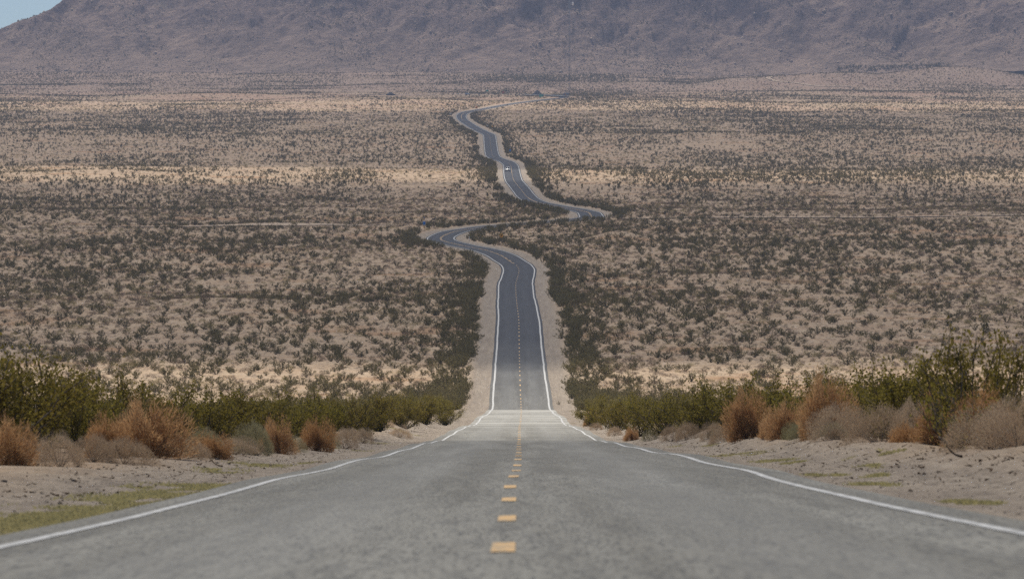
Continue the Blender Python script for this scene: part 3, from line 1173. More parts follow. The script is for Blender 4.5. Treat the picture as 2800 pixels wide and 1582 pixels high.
x, y, r = field(50000, 900, 3200, 21)
k = (r.uniform(0, 1, len(x)) < dens(x, y)) & clear_of(x, y)
nn = int(k.sum())
sz = np.clip(np.exp(r.normal(-.26, .36, nn)), .35, 1.45)
addc(x[k], y[k], sz * r.uniform(.9, 1.25, nn), sz * r.uniform(1.1, 1.75, nn))
x, y, r = field(235000, 3200, 8500, 22)
k = (r.uniform(0, 1, len(x)) < dens(x, y) * .75) & clear_of(x, y)
nn = int(k.sum())
sz = np.clip(np.exp(r.normal(-.22, .34, nn)), .4, 1.6)
addc(x[k], y[k], sz * r.uniform(.9, 1.25, nn), sz * r.uniform(1.1, 1.8, nn))
for pa, pb, ra, rb, n in ((1290, 1720, 226, 206, 900), (1150, 1450, 262, 246, 160)):
    h0, h1 = hit((pa + pb) / 2, ra), hit((pa + pb) / 2, rb)
    y = r.uniform(h0[1], max(h1[1], h0[1] + 60), n)
    f = r.beta(1.6, 1.6, n)
    x = px2x(pa + (pb - pa) * f, y)
    addc(x, y, r.uniform(1.2, 2.0, n), r.uniform(1.6, 2.6, n))
X = np.concatenate(cand_x)
Y = np.concatenate(cand_y)
H = np.concatenate(cand_h)
Wd = np.concatenate(cand_w)
Z = terrain(X, Y)
HX = np.array(hero_xy)
keep = np.ones(len(X), bool)
for hx, hy in hero_xy:
    keep &= ~((np.abs(X - hx) < .8) & (np.abs(Y - hy) < 4))
SIGHT = [(1371, 1800, 16, 150), (1160, 1945, 12, 150), (1186, 1960, 10, 120), (1395, 3720, 8, 90), (1346, 4480, 7, 120), (1303, 5560, 10, 200), (1480, 6330, 16, 200),
         (1283, 1840, 8, 60), (1680, 2230, 8, 60), (1433, 3560, 6, 100), (1230, 5230, 9, 150), (1332, 4560, 7, 150), (1068, 6690, 40, 200), (1469, 6760, 40, 160), (1546, 6500, 30, 160),
         (1332, 6800, 12, 160), (1380, 6790, 12, 160), (1279, 6755, 22, 120), (1480, 2120, 75, 30), (1610, 2110, 80, 30)]
pxa = CX0 + X / Y * FPX
for sp, sd, sw, sl in SIGHT:
    keep &= ~((np.abs(pxa - sp) < sw) & (Y < sd + 6) & (Y > sd - sl * .55))
X, Y, H, Wd, Z = X[keep], Y[keep], H[keep], Wd[keep], Z[keep]
o_ = np.argsort(Y)
X, Y, H, Wd, Z = X[o_], Y[o_], H[o_], Wd[o_], Z[o_]
NI = 268
score = H * Wd / Y ** 2
infr = np.abs(X / Y * FPX) < 1400
near = np.where(Y < 2400)[0]
vis = np.zeros(len(X))
for i in near:
    vis[i] = visible(X[i], Y[i], Z[i], H[i], Wd[i]) if infr[i] else 0
order = np.argsort(-score * (vis > .38))
pick = order[:NI]
pick = pick[vis[pick] > .38]
is_ind = np.zeros(len(X), bool)
is_ind[pick] = True
vr = np.random.default_rng(77)
mid_objs, far_objs = [], []
for i in sorted(pick, key=lambda j: Y[j]):
    side = "left" if X[i] < x_road(Y[i]) else "right"
    s = abs(X[i] - float(x_road(Y[i])))
    if Y[i] < 900:
        lab, grp = f"olive creosote bush in the thicket behind the front row on the {side} bank", f"creosote thicket behind the {side} bank"
    elif s < 14:
        lab, grp = f"dark creosote bush in the dense row along the {side} shoulder of the climbing road", f"creosote row along the {side} shoulder"
    else:
        lab, grp = f"dark creosote bush dotted on the open tan flat {side} of the climbing road", f"creosote on the open flat {side} of the road"
    if Y[i] < 620:
        q = int(vr.integers(6))
        t = thing("creosote_bush", lab, "bush", (X[i], Y[i], Z[i] - .03), vr.uniform(0, 6.28), grp)
        for nm, me_ in (("foliage", HERO[q]), ("branches", HERO_ST[q])):
            c = link(nm, me_, None, t)
            c.scale = (Wd[i] * 1.05, Wd[i] * 1.05, H[i])
    else:
        farthest = len(far_objs) < 3 and Y[i] > 1150 and len(mid_objs) > 4
        me_ = FAR[len(far_objs)] if farthest else MID[int(vr.integers(4))]
        c = link("creosote_bush", me_, None, None, (X[i], Y[i], Z[i] - .03))
        c.scale = (Wd[i] * .80, Wd[i] * .80, H[i])
        c.rotation_euler = (0, 0, vr.uniform(0, 6.28))
        tag(c, lab, "bush", grp)
        (far_objs if farthest else mid_objs).append(c)


def variants(objs, meshes):
    out = []
    for me_ in meshes:
        for c in objs:
            if c.data == me_:
                out.append(c)
                break
    return out


def scatter(name, pts, scl, src, label, cat, seed):
    """one object: every point of the mesh grows a copy of one of the source shrubs"""
    rr = np.random.default_rng(seed)
    me = bpy.data.meshes.new(name)
    me.vertices.add(len(pts))
    me.vertices.foreach_set("co", np.asarray(pts, np.float32).ravel())
    a = me.attributes.new("scl", 'FLOAT_VECTOR', 'POINT')
    a.data.foreach_set("vector", np.asarray(scl, np.float32).ravel())
    a = me.attributes.new("rot", 'FLOAT_VECTOR', 'POINT')
    rv = np.zeros((len(pts), 3), np.float32)
    rv[:, 2] = rr.uniform(0, 6.283, len(pts))
    a.data.foreach_set("vector", rv.ravel())
    a = me.attributes.new("pick", 'INT', 'POINT')
    a.data.foreach_set("value", rr.integers(0, len(src), len(pts)).astype(np.int32))
    me.update()
    o = link(name, me)
    ng = bpy.data.node_groups.new(name, 'GeometryNodeTree')
    ng.interface.new_socket("Geometry", in_out='INPUT', socket_type='NodeSocketGeometry')
    ng.interface.new_socket("Geometry", in_out='OUTPUT', socket_type='NodeSocketGeometry')
    N, L = ng.nodes, ng.links
    gi, go = N.new("NodeGroupInput"), N.new("NodeGroupOutput")
    jn = N.new("GeometryNodeJoinGeometry")
    for s_ in src:
        oi = N.new("GeometryNodeObjectInfo")
        oi.inputs['Object'].default_value = s_
        oi.inputs['As Instance'].default_value = True
        oi.transform_space = 'ORIGINAL'
        L.new(oi.outputs['Geometry'], jn.inputs[0])
    ip = N.new("GeometryNodeInstanceOnPoints")
    ip.inputs['Pick Instance'].default_value = True

    def named(nm, ty):
        q = N.new("GeometryNodeInputNamedAttribute")
        q.data_type = ty
        q.inputs['Name'].default_value = nm
        return q.outputs['Attribute']
    L.new(gi.outputs[0], ip.inputs['Points'])
    L.new(jn.outputs[0], ip.inputs['Instance'])
    L.new(named("pick", 'INT'), ip.inputs['Instance Index'])
    e2r = N.new("FunctionNodeEulerToRotation")
    L.new(named("rot", 'FLOAT_VECTOR'), e2r.inputs[0])
    L.new(e2r.outputs[0], ip.inputs['Rotation'])
    L.new(named("scl", 'FLOAT_VECTOR'), ip.inputs['Scale'])
    L.new(ip.outputs[0], go.inputs[0])
    md = o.modifiers.new("scatter", 'NODES')
    md.node_group = ng
    tag(o, label, cat, kind='stuff')
    return o


rest = ~is_ind
midsel = rest & (Y < 2300)
farsel = rest & (Y >= 2300)
pk = np.stack([X, Y, Z - .03], 1)
sc_ = np.stack([Wd * .80, Wd * .80, H], 1)
scatter("creosote_scrub", pk[midsel], sc_[midsel], variants(mid_objs, MID), "dark creosote scrub spread over the middle of the desert flat", "scrub", 3)
scatter("creosote_scrub", pk[farsel], sc_[farsel], far_objs, "dark creosote scrub stippling the far slope up to the mountain", "scrub", 4)

# small grey shrubs between the creosotes
bx_, by_ = [], []
x, y, r = field(105000, 860, 2700, 31)
k = (r.uniform(0, 1, len(x)) < .5 + .6 * fbm(x / 14, y / 90, 95, 3)) & clear_of(x, y, 7.6)
bx_.append(x[k])
by_.append(y[k])
x, y, r = field(190000, 2700, 8300, 32)
k = (r.uniform(0, 1, len(x)) < .55 + .6 * fbm(x / 30, y / 240, 96, 3)) & clear_of(x, y, 8.5)
bx_.append(x[k])
by_.append(y[k])
x, y = np.concatenate(bx_), np.concatenate(by_)
z = terrain(x, y)
h = r.uniform(.22, .62, len(x)) * (1 + .25 * sstep(2500, 5000, y))
sc2 = np.stack([h * r.uniform(.8, 1.25, len(x))] * 2 + [h], 1)
o_ = np.argsort(y - 150 * h)
fr = np.abs(x / y * FPX) < 1390
vv = [i for i in o_ if fr[i] and y[i] > 960][:150]
ind2 = np.zeros(len(x), bool)
bur_objs = []
br_objs = []
for q, i in enumerate(vv):
    side = "left" if x[i] < x_road(y[i]) else "right"
    yel = q % 9 == 4
    c = link("yellow_bush" if yel else "burro_bush", BRUSH[q // 9 % 3] if yel else BURRO[q % 4], None, None, (x[i], y[i], z[i] - .02))
    c.scale = tuple(sc2[i])
    c.rotation_euler = (0, 0, q * 1.7)
    tag(c, f"small grey brown burrobush on the sunlit sand behind the {side} hedge", "low shrub", f"burrobushes on the sunlit sand {side} of the road")
    if yel:
        tag(c, f"small yellow olive brush on the sunlit sand behind the {side} hedge", "low shrub", f"yellow brush on the sunlit sand {side} of the road")
    (br_objs if yel else bur_objs).append(c)
    ind2[i] = True
pb = np.stack([x, y, z - .02], 1)
yel = (r.uniform(0, 1, len(x)) < .20 + .36 * sstep(2500, 3600, y) - .25 * sstep(5400, 6600, y))
scatter("burrobush_scrub", pb[~ind2 & ~yel], sc2[~ind2 & ~yel], variants(bur_objs, BURRO), "low grey brown burrobush scrub covering the sand between the creosotes", "scrub", 6)
scatter("yellow_scrub", pb[~ind2 & yel], sc2[~ind2 & yel] * 1.25, variants(br_objs, BRUSH), "yellow olive low scrub tinting the far half of the flat", "scrub", 7)

# shrubs and boulders of the mountain face
r = np.random.default_rng(41)
n = 90000
x = r.uniform(-820, 820, n)
y = 8300 + 620 * r.uniform(0, 1, n)
k = r.uniform(0, 1, n) < .30 + .9 * fbm(x / 45, y / 110, 97, 3)
x, y = x[k], y[k]
z = mountain_z(x, y)
pxm = r.uniform(2290, 2600, 5000)
ym = r.uniform(8240, 8640, 5000)
xm = px2x(pxm, ym)
rm = HROW - mountain_z(xm, ym) / ym * FPX
f_ = (pxm - 2290) / 310
km = (rm > 181 - 8 * f_) & (rm < 197 - 14 * f_ * f_)
x, y = np.concatenate([x, xm[km]]), np.concatenate([y, ym[km]])
z = np.concatenate([z, mountain_z(xm[km], ym[km])])
h = r.uniform(.55, 1.7, len(x))
h = h * np.where(r.uniform(0, 1, len(x)) < .08, 1.7, 1)
h[-int(km.sum()):] *= 1.5
scatter("mountain_scrub", np.stack([x, y, z - .3], 1), np.stack([h * 1.1, h * 1.1, h], 1), far_objs, "dark scrub speckling the rocky mountain face", "scrub", 8)

n = 26000
x = r.uniform(-820, 820, n)
y = 8360 + 600 * r.uniform(0, 1, n)
k = r.uniform(0, 1, n) < .35 + .9 * fbm(x / 35, y / 70, 98, 3)
x, y = x[k], y[k]
z = mountain_z(x, y)
n = len(x)
octa = np.array([(1, 0, 0), (0, 1, 0), (-1, 0, 0), (0, -1, 0), (0, 0, .9), (0, 0, -.6)])
bs = np.exp(r.normal(-.15, .45, n))
RV = np.stack([x, y, z], 1)[:, None, :] + octa[None] * bs[:, None, None] * r.uniform(.55, 1.35, (n, 6, 1))
of = np.array([(0, 1, 4), (1, 2, 4), (2, 3, 4), (3, 0, 4), (1, 0, 5), (2, 1, 5), (3, 2, 5), (0, 3, 5)])
M['boulder'] = m_leaf("boulder_rock", ((.36, .275, .21), (.50, .40, .31), (.24, .175, .145)), 0.0)
o = link("boulders", mesh("boulders", RV.reshape(-1, 3), None, (np.arange(n)[:, None, None] * 6 + of[None]).reshape(-1, 3)), M['boulder'])
tag(o, "pale and dark boulders littering the rocky mountain face", "boulders", kind='stuff')

# ------------------------------------------------------------------ grass mats, pebbles and stones on the near shoulders
GV, GF = [], []
r = np.random.default_rng(51)


def mat_of_grass(px, row, wpx, hpx, n, hh=.035):
    x0, y0, _ = hit(px * K, row * K)
    xa, ya, _ = hit(px * K, (row + hpx / 2) * K)
    xb, yb, _ = hit(px * K, (row - hpx / 2) * K)
    rx = wpx * K / FPX * y0 / 2
    ry = max(abs(yb - ya) / 2, .5)
    t = r.normal(0, .5, (n, 2))
    X_ = x0 + np.clip(t[:, 0], -1.2, 1.2) * rx
    Y_ = y0 + np.clip(t[:, 1], -1.2, 1.2) * ry
    X_ = X_ + (x_road(Y_) - x_road(np.array([y0])))
    ok = np.abs(X_ - x_road(Y_)) > 4.0
    X_, Y_ = X_[ok], Y_[ok]
    ok = fbm(X_ / .45, Y_ / 2.5, 53, 3) > -.08
    X_, Y_ = X_[ok], Y_[ok]
    q_ = r.uniform(0, 1, len(X_)) < .9
    X_, Y_ = X_[q_], Y_[q_]
    m_ = len(X_)
    Z_ = terrain(X_, Y_)
    P0 = np.stack([X_, Y_, Z_ - .01], 1)
    a = r.uniform(0, 6.28, m_)
    side = np.stack([np.cos(a), np.sin(a), 0 * a], 1) * .022
    tip = P0 + np.stack([r.normal(0, .05, m_), r.normal(0, .05, m_), hh * r.uniform(.5, 1.5, m_)], 1)
    b = sum(len(v) for v in GV)
    GV.append(np.stack([P0 - side, P0 + side, tip], 1).reshape(-1, 3))
    GF.append(np.arange(m_ * 3).reshape(-1, 3) + b)


for a in [(120, 1310, 330, 60, 9000), (330, 1262, 330, 45, 8000), (470, 1228, 260, 22, 5000), (640, 1170, 150, 12, 2200), (560, 1185, 120, 10, 1200),
          (840, 1128, 160, 8, 1500), (930, 1112, 120, 5, 900), (780, 1163, 40, 6, 500), (1020, 1090, 120, 4, 700), (1100, 1062, 100, 4, 500), (1150, 1045, 80, 3, 400),
          (1430, 1062, 70, 3, 400), (1480, 1040, 70, 3, 400), (1460, 1052, 60, 3, 400), (1790, 1118, 60, 5, 600), (1860, 1143, 130, 9, 1500), (1950, 1158, 110, 6, 1000),
          (2000, 1166, 70, 6, 800), (2195, 1222, 95, 12, 1300), (2420, 1265, 70, 9, 900), (2480, 1268, 60, 6, 500), (2180, 1172, 60, 7, 700), (2200, 1200, 60, 6, 600),
          (2110, 1198, 40, 5, 400), (2050, 1195, 40, 5, 400), (1640, 1098, 40, 4, 300), (2260, 1140, 120, 12, 700), (2170, 1150, 80, 8, 500), (1700, 1122, 40, 3, 250)]:
    mat_of_grass(*a)
o = link("grass", mesh("grass", np.concatenate(GV), None, np.concatenate(GF)), M['grass'])
tag(o, "flat mats of olive grass on the sandy road shoulders", "grass", kind='stuff')

n = 26000
y = 40 + 560 * r.uniform(0, 1, n) ** 1.6
s = np.where(r.uniform(0, 1, n) < .5, -1, 1) * (4.1 + r.gamma(2.0, 1.2, n))
x = x_road(y) + s
z = terrain(x, y)
a = .006 * r.gamma(1.4, 1.0, n) + .004
tet = np.array([(1, 0, -.2), (-.5, .85, -.2), (-.5, -.85, -.2), (.1, 0, .75)])
PV = np.stack([x, y, z], 1)[:, None, :] + tet[None] * a[:, None, None] * r.uniform(.6, 1.4, (n, 4, 1))
o = link("pebbles", mesh("pebbles", PV.reshape(-1, 3), None,
                         (np.arange(n)[:, None, None] * 4 + np.array([(0, 1, 3), (1, 2, 3), (2, 0, 3), (0, 2, 1)])[None]).reshape(-1, 3)), M['pebble'])
tag(o, "loose pebbles strewn over the sandy road shoulders", "gravel", kind='stuff')


n = 1500
y = 85 + 520 * r.uniform(0, 1, n) ** 1.5
s = np.where(r.uniform(0, 1, n) < .5, -1, 1) * (6.5 + r.normal(0, .75, n))
x = x_road(y) + s
P0 = np.stack([x, y, terrain(x, y) + .015], 1)
a = r.uniform(0, 6.28, n)
d_ = np.stack([np.cos(a), np.sin(a), r.uniform(-.05, .55, n)], 1) * r.uniform(.03, .13, n)[:, None]
up_ = np.array([0, 0, 1.0])[None] * r.uniform(.008, .022, n)[:, None]
sd_ = np.stack([-np.sin(a), np.cos(a), 0 * a], 1) * .007
LV = np.stack([P0 - sd_, P0 + sd_, P0 + up_ * 1.6, P0 + d_], 1)
M['litter'] = m_leaf("dry_litter", ((.15, .105, .07), (.24, .17, .11), (.10, .07, .05)), .1)
o = link("twigs", mesh("twigs", LV.reshape(-1, 3), None, (np.arange(n)[:, None, None] * 4 + np.array([(0, 1, 3), (1, 2, 3), (2, 0, 3)])[None]).reshape(-1, 3)), M['litter'])
tag(o, "dry twigs and litter scattered on the sand below the roadside shrubs", "litter", kind='stuff')


def stone(px, row, size, label):
    x, y, z = hit(px * K, row * K)
    r2 = np.random.default_rng(int(px))
    rings = []
    for i, (zz, q) in enumerate(((-.3, .7), (.1, 1.0), (.45, .85), (.7, .4))):
        rings.append([(math.cos(t) * q * r2.uniform(.8, 1.15) * size, math.sin(t) * q * r2.uniform(.8, 1.15) * size * .8, zz * size)
                      for t in np.linspace(0, 2 * math.pi, 9)[:-1]])
    o = MB().loft(rings).build("stone", M['stone'], None, (x, y, z))
    tag(o, label, "stone", "dark stones on the shoulders")


for px, row, h, lab in ((1528, 1100, .55, "left one of three small green weeds on the right shoulder in the dip"), (1556, 1100, .6, "middle one of three small green weeds on the right shoulder in the dip"),
                        (1583, 1096, .9, "tallest of three small green weeds, nearest the hedge on the right shoulder in the dip")):
    x, y, z = at(px, 880)
    plant("green_weed", lab, "weed", x, y, z, h, h * .9, SPARSE, SPARSE_ST, px, "green weeds on the right shoulder")


stone(105, 1246, .045, "round dark stone alone on the sand above the left grass mat")
stone(185, 1212, .04, "dark stone on the left sand below the straw shrubs")
stone(10, 1215, .05, "dark stone on the sand at the left edge of the picture")
stone(545, 1158, .05, "dark stone among debris under the green and orange streaked shrub")
stone(1717, 1096, .05, "small black stone on the right shoulder below the pale domes")
stone(2047, 1106, .05, "dark stone on the right bank beside the rust plume foot")
stone(1945, 1083, .06, "dark stone on the right bank under the broad rust shrub")
stone(945, 1068, .08, "dark stone at the edge of the left bank before the last creosote")


def branch(px, row, length, ang, label):
    x, y, z = hit(px * K, row * K)
    mb = MB()
    p = Vector((0, 0, .03))
    d = Vector((math.cos(ang), .2, .12)).normalized()
    rr = .022
    for i in range(6):
        q = p + d * length / 6
        mb.tube(p, q, rr, rr * .82, 5)
        if i in (2, 4):
            mb.tube(q, q + Vector((d.x * .4, -.1, .5)).normalized() * length * .22, rr * .5, rr * .2, 4)
        p, rr = q, rr * .82
        d = (d + Vector((0, 0, .22))).normalized()
    o = mb.build("dead_branch", M['wood'] if row > 1100 and px > 1000 else M['straw_wood'], None, (x, y, z))
    tag(o, label, "branch")


M['straw_wood'] = m_plain("bleached_wood", (.34, .25, .16), .9, spec=.1)
branch(352, 1134, .42, .1, "bleached curved dead branch at the foot of the widest rust shrub")
branch(2420, 1152, .30, 2.6, "dark dead stick poking from the sand under the scraggly shrub")
branch(560, 1176, .35, 2.9, "dead branch lying on the sand below the left bank shrubs")

# ------------------------------------------------------------------ signs and posts
def sign(px, row_base, hpost, shape, size, m, name, label, dist=None, post='steel', zrot=0.0, extra=None, thick=.03, cat="sign"):
    x, y, z = at(px, dist) if dist else hit(px, row_base)
    t = thing(name, label, cat, (x, y, z), zrot)
    w, h = size
    cz = hpost - h / 2
    if w > 2:
        for sx in (-.32, .32):
            MB().tube((sx * w, .06, -.3), (sx * w, .06, hpost - .1), .07).build("post", M[post], t)
    else:
        MB().tube((0, .05, -.3), (0, .05, hpost - .05), .045).build("post", M[post], t)
    if shape == 'diamond':
        pts = [(0, cz - h / 2), (w / 2, cz), (0, cz + h / 2), (-w / 2, cz)]
    elif shape == 'oct':
        pts = [(w / 2 * math.cos(rad(22.5 + 45 * k)), cz + h / 2 * math.sin(rad(22.5 + 45 * k))) for k in range(8)]
    elif shape == 'round':
        pts = [(w / 2 * math.cos(rad(18 * k)), cz + h / 2 * math.sin(rad(18 * k))) for k in range(20)]
    else:
        pts = [(-w / 2, cz - h / 2), (w / 2, cz - h / 2), (w / 2, cz + h / 2), (-w / 2, cz + h / 2)]
    MB().plate(pts, -thick / 2, thick / 2).build("panel", M[m], t)
    if extra:
        extra(t, w, h, cz)
    return t


def curve_arrow(t, w, h, cz):
    a = w / 2
    mb = MB()
    y0, y1 = -.022, -.018
    mb.plate([(-.12 * a, cz - .42 * a), (.10 * a, cz - .42 * a), (.16 * a, cz - .02 * a), (-.06 * a, cz + .02 * a)], y0, y1)
    mb.plate([(-.07 * a, cz - .02 * a), (.15 * a, cz - .02 * a), (.20 * a, cz + .20 * a), (.02 * a, cz + .24 * a)], y0 - .002, y1)
    mb.plate([(-.16 * a, cz + .18 * a), (.36 * a, cz + .14 * a), (.16 * a, cz + .52 * a)], y0 - .004, y1)
    mb.build("arrow", M['sign_black'], t)


def green_rule(t, w, h, cz):
    mb = MB()
    for zz in (cz - h / 2 + .12, cz + h / 2 - .12):
        mb.box((0, -.024, zz), (w - .2, .01, .06))
    for xx in (-w / 2 + .1, w / 2 - .1):
        mb.box((xx, -.024, cz), (.06, .01, h - .3))
    mb.build("border", M['white'], t)


sign(1371, 0, 2.7, 'diamond', (1.25, 1.25), 'sign_yellow', "curve_sign", "yellow diamond curve sign with a black arrow, right of the near S bend", 1800, 'wood', extra=curve_arrow)


def call_box(t, w, h, cz):
    MB().box((0, -.16, cz - h / 2 - .55), (.30, .22, .46)).build("call_box", M['sign_yellow'], t)
    MB().tube((0, .05, cz), (0, .05, cz + 1.6), .035).build("aerial", M['wood'], t)
    MB().box((0, .03, cz + 1.55), (.34, .04, .22)).build("solar_panel", M['sign_blue'], t)


sign(1160, 0, 2.2, 'rect', (.72, .95), 'sign_blue', "emergency_phone", "blue emergency phone sign with a yellow box below, left of the near S bend", 1945, 'steel', extra=call_box)
sign(1186, 0, 2.4, 'rect', (.9, .42), 'sign_black', "dark_sign", "sign seen from its dark back on a post beside the blue phone sign", 1960, 'wood')
sign(1395, 0, 2.6, 'rect', (.95, .95), 'sign_blue', "phone_sign", "small blue square sign standing in the dark row right of the climbing road", 3720,
     extra=lambda t, w, h, cz: MB().box((0, 0, cz + 1.6), (.5, .2, .3)).tube((0, .05, cz), (0, .05, cz + 1.6), .04).build("solar_panel", M['white'], t))
sign(1346, 0, 2.6, 'diamond', (1.2, 1.2), 'sign_yellow', "warning_sign", "small yellow warning sign in the dark row below the upper bend", 4480)
sign(1303, 0, 3.4, 'diamond', (2.3, 2.3), 'sign_orange', "roadwork_sign", "orange roadwork sign where the upper road turns right", 5560)
sign(1480, 0, 4.3, 'rect', (4.0, 2.5), 'sign_green', "guide_sign", "large green guide sign above the far road, nearest to the junction", 6330, extra=green_rule)
sign(1332, 0, 4.5, 'rect', (2.5, 1.7), 'sign_green', "guide_sign", "small green guide sign beyond the far side road", 6800, extra=green_rule)
sign(1376, 0, 3.4, 'oct', (1.6, 1.6), 'sign_red', "stop_sign", "red stop sign at the far junction left of the dark round sign", 6790)
sign(1384, 0, 4.6, 'round', (1.5, 1.5), 'sign_black', "round_sign", "dark round sign beside the red one at the far junction", 6795)
sign(1546, 0, 3.0, 'diamond', (1.5, 1.5), 'sign_orange', "roadwork_sign", "orange red roadwork sign at the foot of the radio mast", 6500)
for px, d, lab in ((1283, 1840, "white marker post on the inside of the near S bend"), (1680, 2230, "white marker post on the flat right of the far bend"),
                   (1433, 3560, "white marker post at the right shoulder uphill of the white car")):
    x, y, z = at(px, d)
    t = thing("marker_post", lab, "post", (x, y, z), 0, "white marker posts")
    MB().box((0, 0, .55), (.16, .05, 1.3)).build("post", M['white'], t)
    MB().box((0, -.03, 1.0), (.10, .01, .16)).build("reflector", M['lamp'], t)
for px, d, lab in ((1230, 5230, "left one of the paired white boards outside the upper bend"), (1233, 5232, "right one of the paired white boards outside the upper bend"),
                   (1332, 4560, "white board in the dark row right of the upper road"), (1263, 4860, "white board on the left shoulder of the upper road"),
                   (1306, 5700, "left of two white boards above the orange roadwork sign"), (1312, 5705, "right of two white boards above the orange roadwork sign")):
    sign(px, 0, 2.3, 'rect', (.55, .95), 'white', "white_board", lab, d, thick=.04)
for px, d, lab in ((1282, 1655, "dark thin stake at the sandy left shoulder of the lower bend"), (1256, 5350, "left of the grey posts outside the upper bend"), (1260, 5352, "right of the grey posts outside the upper bend")):
    x, y, z = at(px, d)
    tag(MB().tube((0, 0, -.2), (0, 0, 1.4 if d < 3000 else 3.5), .06, .05).build("stake", M['wood'], None, (x, y, z)), lab, "stake")


# ------------------------------------------------------------------ wire fences
def fence(px0, px1, d0, d1, step, label):
    x0, x1 = px2x(px0, d0), px2x(px1, d1)
    n = int(math.hypot(x1 - x0, d1 - d0) / step)
    t = thing("wire_fence", label, "fence", (x0, d0, float(terrain(np.array([x0]), np.array([d0]))[0])))
    tops = []
    post = MB().tube((0, 0, -.3), (0, 0, 1.35), .055, .05, 5)
    pm = mesh("post", post.v, post.f4, post.f3)
    pm.materials.append(M['wood'])
    for k in range(n + 1):
        f = k / n
        x, y = x0 + (x1 - x0) * f, d0 + (d1 - d0) * f
        z = float(terrain(np.array([x]), np.array([y]))[0])
        o = link("post", pm, None, t, (x - t.location.x, y - t.location.y, z - t.location.z))
        tops.append((x - t.location.x, y - t.location.y, z - t.location.z))
    mb = MB()
    for hgt in (.4, .8, 1.2):
        for a, b in zip(tops[:-1], tops[1:]):
            mb.tube((a[0], a[1], a[2] + hgt), (b[0], b[1], b[2] + hgt), .012, .012, 3)
    mb.build("wire", M['steel'], t)


fence(330, 1130, 2014, 2022, 4.0, "wire fence on thin posts along the dirt track left of the bend")
fence(1700, 2800, 2080, 2130, 4.6, "wire fence on thin posts along the dirt track right of the bend")


# ------------------------------------------------------------------ vehicles
def wheel(t, x, y, r_=.36):
    ty = MB()
    n = 16
    prof = [(-.12, .72), (-.12, .94), (-.06, 1.0), (.06, 1.0), (.12, .94), (.12, .72)]
    ty.loft([[(p[0], math.cos(2 * math.pi * k / n) * p[1] * r_, math.sin(2 * math.pi * k / n) * p[1] * r_) for k in range(n)] for p in prof])
    o = ty.build("wheel", M['rubber'], t, (x, y, r_), True)
    MB().loft([[(q, math.cos(2 * math.pi * k / n) * .66 * r_, math.sin(2 * math.pi * k / n) * .66 * r_) for k in range(n)] for q in (-.126, .126)]).build("rim", M['chrome'], o)


def car(px, d, off, label, name="white_suv", yaw=0.0, paint='car_white'):
    x = float(x_road(d)) + off if px is None else px2x(px, d)
    z = float(terrain(np.array([x]), np.array([float(d)]))[0]) + .03
    t = thing(name, label, "car", (x, d, z), yaw)

    t.scale = (1.14, 1.14, 1.14)
    if abs(yaw) < .1:
        t.rotation_euler = (.032, 0, yaw)

    def sec(y, w0, w1, z0, z1, z2):
        return [(-w0, y, z0), (w0, y, z0), (w0 * 1.02, y, z1), (w1, y, z2), (-w1, y, z2), (-w0 * 1.02, y, z1)]
    # front looks towards -y
    MB().loft([sec(-2.32, .78, .70, .42, .60, .74), sec(-2.22, .90, .80, .32, .62, .84), sec(-1.3, .94, .86, .28, .72, 1.05), sec(-.9, .95, .87, .28, .75, 1.13),
               sec(1.6, .95, .88, .28, .75, 1.12), sec(2.2, .92, .84, .34, .74, 1.08), sec(2.3, .82, .75, .45, .70, .98)]).build("body", M[paint], t, smooth=False)

    def ring(y, w, zz):
        return [(-w, y, zz), (w, y, zz)]
    MB().loft([[(-.86, -.95, 1.09), (.86, -.95, 1.09), (.88, 2.15, 1.10), (-.88, 2.15, 1.10)],
               [(-.70, -.20, 1.66), (.70, -.20, 1.66), (.72, 1.9, 1.66), (-.72, 1.9, 1.66)]]).build("window", M['glass'], t)
    MB().loft([[(-.72, -.28, 1.662), (.72, -.28, 1.662), (.74, 1.96, 1.662), (-.74, 1.96, 1.662)],
               [(-.64, -.10, 1.74), (.64, -.10, 1.74), (.66, 1.8, 1.74), (-.66, 1.8, 1.74)]]).build("roof", M[paint], t)
    for sx in (-1, 1):
        MB().tube((sx * .86, -.95, 1.10), (sx * .70, -.22, 1.66), .05, .05, 5).build("pillar", M[paint], t)
        MB().box((sx * .68, -2.32, .74), (.34, .08, .14)).build("headlight", M['lamp'], t)
        MB().box((sx * 1.04, -.75, 1.14), (.20, .14, .16)).build("mirror", M[paint], t)
        for yy in (-1.45, 1.40):
            wheel(t, sx * .86, yy)
    MB().box((0, -2.345, .68), (1.16, .06, .30)).build("grille", M['sign_black'], t)
    MB().box((0, -2.33, .42), (1.66, .14, .20)).build("bumper", M['rubber'], t)
    return t


car(None, 3120, -1.75, "white sport utility car with dark windows driving down the climbing road")
car(1279, 6755, 0, "white car stopped on the far side road in front of dark brush", yaw=rad(80))


# ------------------------------------------------------------------ gravel heaps, radio mast and hut by the junction
def heap(px, d, w, h, label):
    x, y, z = at(px, d)
    r2 = np.random.default_rng(int(px))
    rings = []
    n = 28
    for i in range(9):
        f = i / 8
        q = (1 - f) ** .85
        rings.append([(math.cos(t) * w / 2 * max(q, .02) * r2.uniform(.92, 1.08), math.sin(t) * w / 2 * max(q, .02) * r2.uniform(.92, 1.08), h * f * r2.uniform(.97, 1.03) - (.5 if i == 0 else 0))
                      for t in np.linspace(0, 2 * math.pi, n + 1)[:-1]])
    tag(MB().loft(rings).build("gravel_heap", M['gravel'], None, (x, y, z)), label, "gravel heap")


heap(1068, 6690, 10.5, 3.4, "dark gravel heap at the left end of the far side road")
heap(1469, 6760, 11.5, 5.0, "larger dark gravel heap left of the radio mast")

